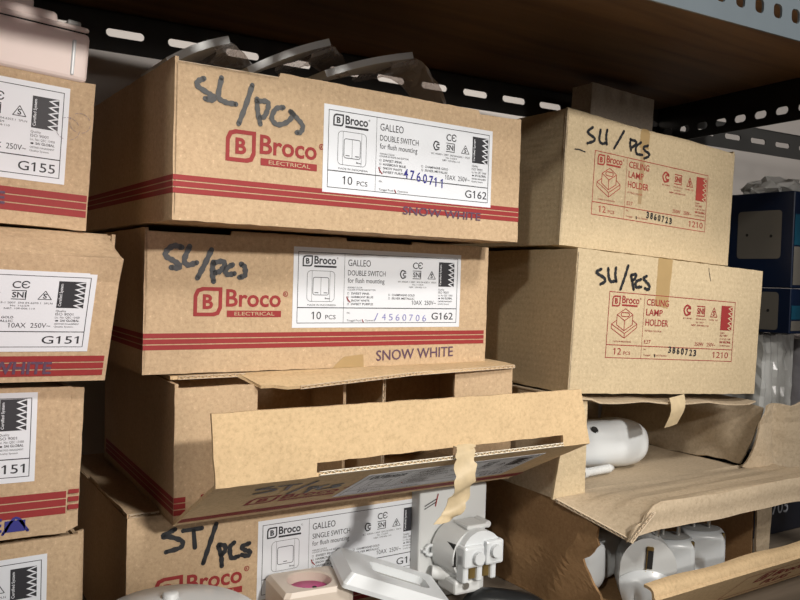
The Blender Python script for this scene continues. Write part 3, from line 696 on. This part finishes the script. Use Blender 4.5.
# fourth: carton of plugs
r4 = empty('plug_carton', 'torn brown carton of white plugs at the bottom of the right stack', 'carton', frame4(.605, .525, -.3358, -.01, 0))
W4, D4, H4 = .276, .27, .112
P = []
for i in range(25):
    q = i/24; row = []
    for j in range(17):
        h = j/16; front = .012+.022*math.exp(-((h-.52)/.16)**2)-.016*(1-h)**2+.0015*math.sin(j*2.3)*(1 if i == 0 else 0)
        y = front+(D4-front)*q**1.15; top = H4-.0+(-.020*max(0, 1-y/.07)**1.6)
        fold = .0055*abs(math.sin(y*38+h*2.3))*math.exp(-y*7)-.006*math.exp(-((y-.12-.1*h)/.03)**2)*h
        row.append((fold-.002, y, top*h))
    P.append(row)
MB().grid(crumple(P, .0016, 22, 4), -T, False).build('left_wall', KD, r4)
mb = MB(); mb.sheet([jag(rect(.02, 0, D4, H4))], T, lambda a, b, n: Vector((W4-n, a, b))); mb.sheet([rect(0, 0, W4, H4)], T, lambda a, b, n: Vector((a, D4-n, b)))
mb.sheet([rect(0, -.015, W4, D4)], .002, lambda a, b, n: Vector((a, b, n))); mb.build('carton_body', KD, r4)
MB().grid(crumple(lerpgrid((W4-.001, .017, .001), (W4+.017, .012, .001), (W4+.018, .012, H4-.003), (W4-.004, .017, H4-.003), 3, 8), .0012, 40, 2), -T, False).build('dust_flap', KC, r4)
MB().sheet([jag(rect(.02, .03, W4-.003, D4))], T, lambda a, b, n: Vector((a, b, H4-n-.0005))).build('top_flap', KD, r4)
F0 = Vector((0, -.016, .001)); F1 = Vector((0, -.066, .052)); 
fd = (F1-F0).normalized(); fn_ = Vector((0, -fd.z, fd.y)); FL = (F1-F0).length
PF = lambda u, v, h: F0+Vector((u, 0, 0))+fd*v+fn_*h
MB().sheet([jag([(-.006, 0), (.33, 0), (.33, FL), (-.006, FL)])], T, lambda a, b, n: PF(a, b, -n)).build('front_panel', KI, r4)
P = []
for i in range(24):
    u = -.006+.336*i/23; row = []
    for j in range(6):
        t = j/5; row.append(PF(u, FL, 0)+Vector((0, .002+.013*t-.004*math.sin(t*3), .0105*t+.001*math.sin(u*50)*t+.0035*math.sin(t*3))))
    P.append(row)
MB().grid(P, .0028).build('panel_lip', KI, r4)
p = Print(); p.frame(150, 8, 330, 58, 1); p.text('Broco', 215, 36, 14, .02, width=60); logo(p, 185, 32, 22); p.text('PLUG', 215, 16, 12, .02, width=50); p.build('printed_panel', RED, r4, PF, .0003)

# plugs standing in the carton, pins up
def plug(x, y, rz, label, face=False, z=-.3335, s=1.0, lean=0):
    M = frame4(x, y, z, rz, lean); e = empty('power_plug', label, 'plug', M @ Matrix.Scale(s, 4), 'white plugs in the bottom carton')
    # U-shaped body swept front to back: rounded bottom, flat top
    n = 40; mb = MB(); hw, ht, dp = .0275, .0620, .040
    prof = []
    for k in range(n+1):
        t = math.pi+math.pi*k/n; prof.append((hw*math.cos(t), .026+.026*math.sin(t)))
    prof += [(hw*.995, .045), (hw*.97, ht-.004), (hw*.90, ht), (0, ht+.0005), (-hw*.90, ht), (-hw*.97, ht-.004), (-hw*.995, .045)]
    rings = []
    for q, sc in ((0, .02), (0, .2), (0, .36), (0, .5), (0, .65), (0, .80), (.08, .90), (.22, .975), (.5, 1.0), (.78, .975), (.92, .90), (1, .80)):
        y_ = -dp/2+dp*q
        row = []
        for (px, pz) in prof:
            zz = .031+(pz-.031)*sc; xx = px*sc
            # thumb scoop in the left flank
            d2 = ((xx+.011)/.0085)**2+((zz-.0175)/.0105)**2; yy = y_+(.0085*math.exp(-d2*d2) if q < .5 else 0)
            row.append((xx, yy, zz))
        rings.append(row)
    vs = [p for r in rings for p in r]; m_ = len(prof); fs = [[i*m_+k, i*m_+(k+1) % m_, (i+1)*m_+(k+1) % m_, (i+1)*m_+k] for i in range(len(rings)-1) for k in range(m_)]
    cap = lambda base, rv: [[base+k for k in (range(m_) if not rv else range(m_-1, -1, -1))]]
    mb.add(vs, fs+cap(0, False)+cap((len(rings)-1)*m_, True), True); mb.build('plug_body', WHITE, e)
    MB().lathe([(.0001, ht+.0012), (.017, ht+.0012), (.0195, ht+.0002)], 24, None, 1.2, .85).build('plug_face', GREYP, e)
    for sx in (-1, 1): MB().cyl((sx*.0095, 0, ht), (sx*.0095, 0, ht+.019), .0024, n=12).build('pin', STEEL, e)
    MB().box((.0205, -.0185, .030), (.0232, -.0140, ht-.001), None, .0005, 1).build('earth_clip', BRASS, e)
    MB().cyl((.0185, -.0168, .0165), (.0185, -.0178, .0165), .0032, n=14).build('screw', DARK, e)
    return e
def plug_back(x, y, rz, label, z=-.3335):
    """plug seen on its flat side: arched face plate with an earth clip in a slot, scooped cable end below"""
    e = empty('power_plug', label, 'plug', frame4(x, y, z, rz, .05), 'white plugs in the bottom carton')
    arch = [(-.029, .018)]+[(.029*-math.cos(math.pi*k/20)*(1-.06*math.sin(math.pi*k/20)), .040+.030*math.sin(math.pi*k/20)) for k in range(21)]+[(.029, .018), (.024, .004), (-.024, .004)]
    mb = MB(); mb.sheet([arch], .030, lambda a, b, n: Vector((a, n, b)))
    mb.build('face_plate', WHITEM, e)
    mb = MB(); P = []
    for i in range(21):
        u = -1+2*i/20; row = []
        for j in range(11):
            v = j/10; z_ = .002+.034*v*math.sqrt(max(0, 1-.55*u*u)); x_ = u*.0285*(1-.22*(1-v)**2)
            sc = .011*(math.exp(-((u-.5)/.17)**2)+math.exp(-((u+.5)/.17)**2))*max(0, 1-v*1.5)
            row.append((x_, -.0125*math.sqrt(max(0, 1-(u*.93)**2))*(1-.85*v**3)+sc, z_))
        P.append(row)
    mb.grid([r[::-1] for r in P], .002).build('grip', WHITE, e)
    MB().box((-.0036, -.0012, .038), (.0036, .002, .058)).build('slot', DARK, e)
    m2 = MB(); m2.box((-.0046, -.0045, .0335), (.0046, -.0005, .0365), None, .0006, 1); m2.box((-.0034, -.0030, .0575), (.0034, .0, .0615), None, .0006, 1); m2.box((-.0034, -.0022, .0365), (-.0024, 0, .0575)); m2.build('earth_clip', BRASS, e)
    for sx in (-1, 1): MB().cyl((sx*.0095, .016, .068), (sx*.0095, .016, .087), .0024, n=12).build('pin', STEEL, e)
    return e
plug_back(.686, .540, -.70, 'white plug with an arched back and brass clip, second from left in torn carton')
plug(.7500, .560, -.62, 'rounded white plug with brass side clip, right of the arched plug', s=.92)
plug(.8080, .562, -.62, 'rounded white plug, rightmost of the front row of plugs', s=.92)
plug(.6460, .598, -1.5, 'white plug half hidden behind the torn left edge of the bottom carton', s=.94)
for k, (x, y, lb) in enumerate(((.700, .622, 'white plug behind the arched plug'), (.768, .630, 'white plug in the second row, behind the two rounded plugs'))):
    plug(x, y, -.5, lb, s=.95)

# white socket body and wall plug inside the open carton
e = empty('white_socket', 'rounded white plastic socket with a hole lying in the open carton', 'socket', frame4(.742, .655, -.2155, -.18, 0))
mb = MB(); P = []; nu = 28; nv = 28
for i in range(nu+1):
    s_ = i/nu; xx = -.075+.135*s_
    env = (math.sin(math.pi*min(1, max(0, s_*.5+.0)))**.5 if s_ < .7 else math.sqrt(max(0.0, 1-((s_-.7)/.3)**2.6)) if s_ < 1 else 0)
    env = min(1, .86+.2*s_) if s_ <= .62 else (1-((s_-.62)/.38)**3.2)**.5 if s_ < 1 else 0
    row = []
    for j in range(nv):
        t = 2*math.pi*j/nv; ry, rz = .032*env, .0285*env
        cy, cz = math.cos(t), math.sin(t); k = (abs(cy)**2.6+abs(cz)**2.6)**(-1/2.6)
        y_, z_ = ry*cy*k, rz*sz if False else rz*cz*k
        # concave scoop on the upper front flank
        d2 = ((s_-.66)/.17)**2+((cy+.62)/.5)**2+((cz-.42)/.42)**2
        if cy < .2: y_ += .0075*math.exp(-d2*1.4); z_ -= .004*math.exp(-d2*1.4)
        row.append((xx, y_, .0265+z_))
    row.append(row[0]); P.append(row)
mb.grid(P, 0); mb.build('socket_shell', WHITE, e)
MB().lathe([(.0001, .0), (.0042, .0), (.0046, .0006)], 16, Matrix.Translation((-.030, -.0225, .0470)) @ Matrix.Rotation(R(48), 4, 'X')).build('screw_hole', DARK, e)
MB().lathe([(.013, 0), (.0142, .0012), (.0155, 0)], 24, Matrix.Translation((.0515, -.004, .0265)) @ Matrix.Rotation(R(72), 4, 'Y')).build('cable_ring', WHITEM, e)
e = empty('wall_plug', 'small ribbed white wall plug lying before the rounded socket', 'wall plug', frame4(.678, .622, -.2120, .05, 0))
prof = []
for k in range(9): prof += [(.0042, k*.0048), (.0050, k*.0048+.0012), (.0050, k*.0048+.0030), (.0042, k*.0048+.0042)]
prof += [(.003, .047), (.0001, .049)]
mb = MB().lathe([(.0001, 0)]+prof, 14, Matrix.Translation((0, 0, .0005)) @ Matrix.Rotation(R(90), 4, 'Y')); mb.build('ribbed_sleeve', WHITEM, e)
MB().cyl((-.006, 0, .0005), (.001, 0, .0005), .0058, n=14).build('collar', WHITEM, e)

# pale carton behind, on top of the right stack
e = empty('small_carton', 'small grey-beige carton standing behind the top right carton under the shelf', 'carton', frame4(.792, .742, .1785, .0, .038))
walls(.125, .035, .088, KW, e)

# ---------------------------------------------------------------- left stack
GL = 'cartons of the left stack'
def left_carton(xr, y, z, t, hh, label, code, kind, lab_u, lab_v, stampname=None, wW=.25, body=True, a=0):
    x0 = xr-wW*math.cos(t); z0 = z+wW*math.sin(t)
    e = empty('switch_carton', label, 'carton', frame4(x0, y, z0, a, t), GL)
    if body: walls(wW, .27, hh, KA, e)
    return e
l1 = left_carton(.1515, .685, .0315, .045, .1195, 'brown carton marked G155 topmost of the left stack under the white case', 'G155', '', 0, 0)
switch_label(l1, 231-190, 35, FRONT, 'G155', 'SINGLE SWITCH', 2, 190, 77, None)
stripes(l1, 249, FRONT, 10.5, 0, 18.5)
Print().text('SNOW WHITE', 100, 15, 9, .03, width=89).build('name_stamp', VIOLET, l1, FRONT, .0006)
q = Print()
for cx, cy, r in ((240, 86, 8), (231, 80, 9)):
    for k in range(14):
        if (k*7) % 5: t0 = 2*math.pi*k/14; q.line((cx+r*math.cos(t0), cy+r*math.sin(t0)), (cx+r*math.cos(t0+.35), cy+r*math.sin(t0+.35)), .35)
q.build('ring_stamp', plain('grey_stamp_ink', (.26, .21, .24), .8), l1, FRONT, .0006)
# crushed one with a bulging brow
l2 = left_carton(.1655, .672, -.0895, .02, .1195, 'crumpled bulging brown carton marked G151, second in the left stack', 'G151', '', 0, 0, body=False)
wW = .25; H = .1195
def bulge(v, u):
    """depth of the front below/above the crushed brow at 80 % height"""
    k = .099
    o = -.016*(v/k) if v < k else -.016+(v-k)/(H-k)*.034
    return o
def G2(u, v, h): 
    v2 = v; return Vector((u+.006*min(1, v/.099)*(u/.25)-(.0 if v < .099 else (v-.099)/.0205*.004), bulge(v, u)-h-(.0003 if h else 0), v2))
mb = MB(); P = []
vsl = [0, .02, .04, .06, .08, .099, .1035, .109, .1195]
for i in range(31):
    u = wW*i/30; P.append([G2(u, v, 0)+Vector((0, .0016*math.sin(u*61+v*40)*(1 if v > .1 else 0)-(.006*math.exp(-((u-.245)/.012)**2-((v-.103)/.008)**2)), .003*math.sin(u*47)*(1 if .1 < v < .118 else 0))) for v in vsl])
mb.grid(P, T, False); mb.build('front_panel', KA, l2)
mb = MB(); mb.grid(lerpgrid((wW, 0, 0), (wW, .27, 0), (wW+.01, .27, H), (wW+.008, .016, H), 8, 6), T, False); mb.sheet([rect(0, .0, wW, .27)], T, lambda a, b, n: Vector((a, b, n))); mb.sheet([rect(0, 0, wW, H)], T, lambda a, b, n: Vector((a, .27-n, b)))
mb.sheet([rect(0, .018, wW+.008, .27)], T, lambda a, b, n: Vector((a, b, H-n-.001))); mb.build('carton_body', KA, l2)
P = [[(.232+.02*q+.003*k, -.017-.002*k-.004*math.sin(q*3), .101-.012*q*k*.3+.004*k) for k in range(3)] for q in (0, .3, .6, 1)]
switch_label(l2, 224-190-2.5, 23, lambda u, v, h: G2(u+.0115, v*.83+.0050, h), 'G151', 'SINGLE SWITCH', 2, 190, 75, None)
stripes(l2, 247, lambda u, v, h: G2(u, v, h), 4.5, 0, 16.5)
Print().text('SNOW WHITE', 120, 8, 9, .03, width=88, rot=R(-1)).build('name_stamp', VIOLET, l2, lambda u, v, h: G2(u, v, h), .0006)
l3 = left_carton(.1415, .69, -.2160, .02, .1205, 'brown carton marked G151 with a square front, third in the left stack', 'G151', '', 0, 0)
MB().sheet([jag([(.2503, .0), (.2595, .004), (.2605, .119), (.2503, .1195)])], T, lambda a, b, n: Vector((a, .002+n, b))).build('side_flap', KA, l3)
switch_label(l3, 224.5-190, 45, FRONT, 'G151', 'SINGLE SWITCH', 2, 190, 71.5, None)
stripes(l3, 249, FRONT, 16, 0, 19); Print().box(250.6, 19, 259, 23).box(250.6, 25.5, 259, 29.5).box(250.6, 32, 259, 35.5).build('flap_stripe', RED, l3, FRONT, .0)
q = Print().text('WHITE', 150, 7, 10, .03, width=52); q.box(204, 6, 219, 15); q.stroke([(203, 5), (212, 17), (221, 6)], 2.5); q.build('name_stamp', BLUE, l3, FRONT, .0006)
l4 = left_carton(.1515, .69, -.3358, .0, .1170, 'brown carton with a curling side edge, lowest of the left stack', 'G151', '', 0, 0)
switch_label(l4, 226-190, 30, FRONT, 'G151', 'SINGLE SWITCH', 2, 190, 75, None); stripes(l4, 249, FRONT, 8, 0, 16)
MB().grid([[(.2500+.0055*math.sin(k*.5), .0015+.003*k*.5, .002+.1165*j/8) for j in range(9)] for k in range(5)], T).build('curled_edge', KA, l4)

# white case on the left stack
M = frame4(.1500-.24, .682, .1500+.24*math.sin(.06), 0, .06)
e = empty('white_case', 'glossy white plastic case with a stepped lid on the left stack', 'case', M)
MB().box((0, 0, 0), (.24, .16, .0395), None, .004, 3).build('case_base', PINKW, e)
MB().box((.001, .0012, .0402), (.2392, .159, .0450), None, .0028, 3).build('lid', PINKW, e)
MB().box((.0, .003, .0380), (.238, .157, .0412)).build('seam', DARK, e)
MB().box((0, .010, .0445), (.2165, .15, .0545), None, .004, 3).build('lid_step', PINKW, e)
MB().box((0, .022, .0540), (.200, .14, .066), None, .004, 3).build('lid_top', PINKW, e)
MB().box((.2265, -.0014, .004), (.2295, .001, .0325), None, .0012, 3).build('latch_rib', WHITE, e)
MB().box((.2225, .004, .0445), (.233, .02, .0490), None, .0015, 2).build('hinge_lug', GREYP, e)

# ---------------------------------------------------------------- loose fittings in front of the bottom carton
ZT = -.3355
# socket body with magenta inside
e = empty('socket_block', 'cream square socket block with a round hole and magenta inside', 'socket', frame4(.3115, .629, ZT, -.12, 0))
mb = MB(); sq = 48; hx, hy, r_ = .0335, .0285, .0205; ht = .0545
def ring(fnr, z, n=48): return [(fnr(2*math.pi*k/n)[0], fnr(2*math.pi*k/n)[1], z) for k in range(n)]
def sqr(t, a, b): c, s_ = math.cos(t), math.sin(t); k = min(a/abs(c) if abs(c) > 1e-6 else 9, b/abs(s_) if abs(s_) > 1e-6 else 9); return (hx+c*k, hy+s_*k)
def crc(t, r): return (hx+r*math.cos(t), hy+r*math.sin(t))
rg = [ring(lambda t: sqr(t, hx, hy), 0), ring(lambda t: sqr(t, hx, hy), ht-.004), ring(lambda t: sqr(t, hx-.003, hy-.003), ht), ring(lambda t: crc(t, r_+.0012), ht), ring(lambda t: crc(t, r_), ht-.0012), ring(lambda t: crc(t, r_*.96), ht-.013), ring(lambda t: crc(t, .0001), ht-.013)]
vs = [p for r in rg for p in r]; mb.add(vs, [[i*48+k, i*48+(k+1) % 48, (i+1)*48+(k+1) % 48, (i+1)*48+k] for i in range(6) for k in range(48)]); mb.build('socket_housing', CREAM, e)
MB().lathe([(.0001, 0), (.0188, 0), (.0194, -.001)], 28, Matrix.Translation((hx, hy, ht-.0085))).build('magenta_insert', MAGENTA, e)
for sx in (-1, 1): MB().cyl((hx+sx*.0055, hy, ht-.0084), (hx+sx*.0055, hy, ht-.0080), .0022, n=12).build('pin_hole', DARK, e)
# bevelled white switch frame, tilted
e1 = Vector((.0605, -.022, -.023)).normalized(); e2 = Vector((.025, .064, 0)); e2 = (e2-e1*e2.dot(e1)).normalized(); e3 = e1.cross(e2)
M = Matrix((e1, e2, e3)).transposed().to_4x4(); M.translation = Vector((.373, .617, -.267+H0))-e3*.0145
e = empty('switch_cover', 'glossy white slope-edged cover leaning on the cream socket block', 'switch cover', M)
loopo = rrect(-.006, -.006, .106, .074, .004); t0 = rrect(0, 0, .100, .068, .004); hole = rrect(.026, .018, .086, .050, .008)
k0 = len(loopo); vs = [(a, b, 0) for a, b in loopo]+[(a, b, .004) for a, b in loopo]+[(a, b, .014) for a, b in t0]+[(a, b, .0145) for a, b in hole]+[(a, b, .003) for a, b in hole]
mb = MB().add(vs, [[i*k0+k, i*k0+(k+1) % k0, (i+1)*k0+(k+1) % k0, (i+1)*k0+k] for i in range(4) for k in range(k0)]+[list(range(k0))[::-1]]); mb.build('bevelled_rim', WHITE, e)
MB().box((.0265, .0185, .0025), (.0855, .0495, .0070), None, .001, 1).build('mounting_plate', GREYP, e)
# upright outlet seen from behind
e = empty('outlet_insert', 'white outlet standing on edge with its round back and screw terminals forward', 'outlet', frame4(.483, .668, ZT, -.06, 0))
MB().box((0, 0, 0), (.086, .020, .117), None, .002, 2).build('cover_plate', WHITEM, e)
c = Vector((.040, 0, .055)); KS = 1.05; n_before = set(bpy.data.objects); mb = MB()
mb.cyl(c, c+Vector((.004, -.030, -.001)), .0255, .0240, n=36); mb.build('housing', WHITEM, e)
mb = MB(); c2 = c+Vector((.009, -.030, .002))
# half-round terminal block with three fingers
arc = [(c2.x+.0235*math.cos(R(t)), c2.z+.0225*math.sin(R(t))) for t in range(0, 181, 10)]
mb.sheet([[(x, z) for x, z in arc]+[(c2.x-.0235, c2.z-.010), (c2.x+.0235, c2.z-.010)]], .012, lambda a, b, n: Vector((a, c2.y-n+.001, b)))
for k in range(3): 
    x = c2.x-.0225+k*.0165; mb.box((x, c2.y-.013, c2.z-.026), (x+.0065, c2.y, c2.z-.008), None, .0012, 1)
mb.box((c2.x-.0235, c2.y-.016, c2.z-.011), (c2.x+.0005, c2.y-.002, c2.z+.010), None, .0025, 2); mb.box((c2.x+.0020, c2.y-.016, c2.z-.011), (c2.x+.0235, c2.y-.002, c2.z+.013), None, .0025, 2)
mb.build('terminal_block', WHITE, e)
for dx, dz in ((-.0085, -.001), (.0125, .003)): MB().cyl((c2.x+dx, c2.y-.014, c2.z+dz), (c2.x+dx, c2.y-.0205, c2.z+dz), .0066, .0060, n=20).build('screw_boss', WHITE, e)
for dx in (-.0125, .004): MB().box((c2.x+dx, c2.y-.009, c2.z-.024), (c2.x+dx+.007, c2.y-.004, c2.z-.013), None, .0006, 1).build('terminal_clamp', BRASS, e)
MB().box((c2.x-.0275, c2.y-.003, c2.z-.012), (c2.x-.0245, c2.y+.010, c2.z+.010)).build('side_slot', DARK, e)
# top bridge, ring ear, lower lug with screw
MB().box((c.x-.002, -.031, c.z+.0225), (c.x+.026, -.006, c.z+.0275), None, .002, 2).cyl((c.x+.024, -.030, c.z+.026), (c.x+.024, -.010, c.z+.026), .0035, n=14).build('top_bridge', WHITEM, e)
MB().lathe([(.0034, -.0018), (.0062, -.0018), (.0066, 0), (.0062, .0018), (.0034, .0018), (.0034, -.0018)], 22, Matrix.Translation((.0135, -.003, .0540)) @ Matrix.Rotation(R(90), 4, 'X')).box((.0185, -.005, .0530), (.025, 0, .0555)).box((.0045, -.005, .0530), (.0085, 0, .0550)).build('ring_ear', WHITE, e)
MB().cyl((.014, -.006, .0330), (.044, -.022, .0290), .0068, .0075, n=18).box((.022, -.036, .0175), (.054, -.004, .0315), None, .003, 2).build('lower_lug', WHITEM, e)
MB().cyl((.034, -.0355, .0265), (.034, -.0378, .0265), .0036, n=14).build('lug_screw', STEEL, e)
for o in set(bpy.data.objects)-n_before: o.scale = (KS,)*3; o.location = c*(1-KS)
p = Print(); p.stroke([(6, 100), (20, 106)], 1.3); p.stroke([(6, 97), (20, 103)], 1.3); p.build('black_mark', INK, e, FRONT, .0004)
p = Print(); p.stroke([(19, 99), (22, 111)], 1.6); p.build('red_mark', RED, e, FRONT, .0005)
# black handle piece
e = empty('black_handle', 'small black plastic handle piece lying before the upright outlet', 'handle', frame4(.522, .640, ZT, R(-47), 0))
P = []
for i in range(17):
    s_ = i/16; x_ = .085*s_; en = (1-abs(2*s_-1)**3.0)**.5 if 0 < s_ < 1 else .05; row = []
    for j in range(13): t = math.pi*j/12; row.append((x_, -.0140*math.cos(t)*(.5+.5*en), .0005+.0200*math.sin(t)**.7*(.25+.75*en)))
    P.append(row)
MB().grid(P, 0).build('grip', BLACKP, e); MB().box((.020, -.0143, .003), (.060, -.0125, .009), None, .001, 1).build('ridge', GREYP, e)
# round ceiling rose
e = empty('ceiling_rose', 'round white cover with a small boss on top at the bottom left', 'cover', Matrix.Translation((.2080, .6090, ZT+H0)))
MB().lathe([(.0680, 0), (.0690, .006), (.0670, .058), (.064, .0655), (.058, .0690), (.030, .0715), (.0001, .0720)], 48).build('dome', WHITE, e)
MB().lathe([(.0066, .067), (.0064, .0750), (.0054, .0760), (.0001, .0760)], 20, Matrix.Translation((.003, .024, 0))).build('boss', WHITEM, e)

# ---------------------------------------------------------------- right edge: printed boxes and bags
GB = 'blue boxes by the right post'
e = empty('navy_box', 'dark navy box with pale digits behind the torn right carton', 'box', frame4(.985, .615, -.3358, -.03, 0))
MB().box((0, 0, 0), (.20, .20, .118), None, .0012, 1).build('box_body', NAVY, e)
p = Print().text('705', 53, 28, 18, .005, width=38); p.build('number_print', PAPERG, e, FRONT, .0003)
def blue_box(z, h, label):
    e = empty('blue_box', label, 'box', frame4(1.0, .577, z, .03, 0), GB)
    MB().box((0, 0, 0), (.16, .15, h), None, .001, 1).build('box_body', BLUEB, e)
    Print().tri([rrect(16, max(4, h*1000-88), 78, h*1000-(24 if h > .1 else 5), 5)]).build('plate_picture', PHOTO, e, LEFT, .0003)
    q = Print()
    for a, b in ((30, h*1000-58 if h > .1 else h*500), (64, h*1000-56 if h > .1 else h*520)): q.tri([rrect(a-2, b-2, a+2, b+2, 1.9)])
    q.build('picture_dots', DARK, e, LEFT, .0005)
    p = Print(); p.box(2, h*1000-(70 if h > .1 else 40), 158, h*1000-(30 if h > .1 else 22)); p.build('light_band', CYANB, e, FRONT, .0003)
    p = Print(); p.box(2, 4, 158, h*1000-(72 if h > .1 else 42)); p.build('product_photo', PHOTO, e, FRONT, .0003)
    return e
# bundles under the blue boxes
e = empty('wrapped_bundle', 'bundle in streaky clear plastic below the blue boxes', 'bundle', frame4(1.005, .617, -.2175, -.03, 0))
P = [[Vector((.004+.062*q, .0, .001+.12*j/24)) for q in [k/10 for k in range(11)]] for j in range(25)]
MB().box((.004, .006, .001), (.068, .14, .151), None, .004, 2).build('white_contents', WHITEM, e)
bm = bmesh.new(); bmesh.ops.create_cube(bm, size=1); bmesh.ops.subdivide_edges(bm, edges=bm.edges[:], cuts=12, use_grid_fill=True)
for v in bm.verts:
    v.co = Vector(((v.co.x+.5)*.072, (v.co.y+.5)*.148, (v.co.z+.5)*.157)); v.co += noise.noise_vector(v.co*70)*.003+Vector((.002*math.sin(v.co.z*20), .0015*math.sin(v.co.x*420+v.co.z*30), 0))
MB().bm(bm).build('plastic_wrap', BAG2, e)
e = empty('violet_box', 'violet wrapped box beside the streaky bundle at the right edge', 'box', frame4(1.082, .606, -.2175, -.03, 0))
MB().box((0, 0, 0), (.10, .15, .150), None, .003, 2).build('box_body', PURPLE, e)
bm = bmesh.new(); bmesh.ops.create_cube(bm, size=1); bmesh.ops.subdivide_edges(bm, edges=bm.edges[:], cuts=9, use_grid_fill=True)
for v in bm.verts: v.co = Vector((-.001+(v.co.x+.5)*.102, -.002+(v.co.y+.5)*.153, (v.co.z+.5)*.1515)); v.co += noise.noise_vector(v.co*60)*.0022
MB().bm(bm).build('plastic_wrap', BAG, e)
blue_box(-.0565, .0590, 'blue printed box below the other blue box, beside the second tan carton')
blue_box(.0035, .126, 'topmost blue printed box with a grey plate picture, by the right post')
e = empty('plastic_bag', 'small crumpled clear bag lying on the topmost blue box', 'bag', frame4(1.012, .585, .1296, .1, 0))
bm = bmesh.new(); bmesh.ops.create_icosphere(bm, subdivisions=3, radius=1)
for v in bm.verts:
    p_ = v.co.copy(); v.co = Vector((.045+p_.x*.034, .05+p_.y*.040, .012+p_.z*.012)); v.co += noise.noise_vector(p_*2.6)*.012*Vector((0, 0, 1)).length; v.co.z = max(.0003, v.co.z)
MB().bm(bm).build('bag_film', BAG2, e)
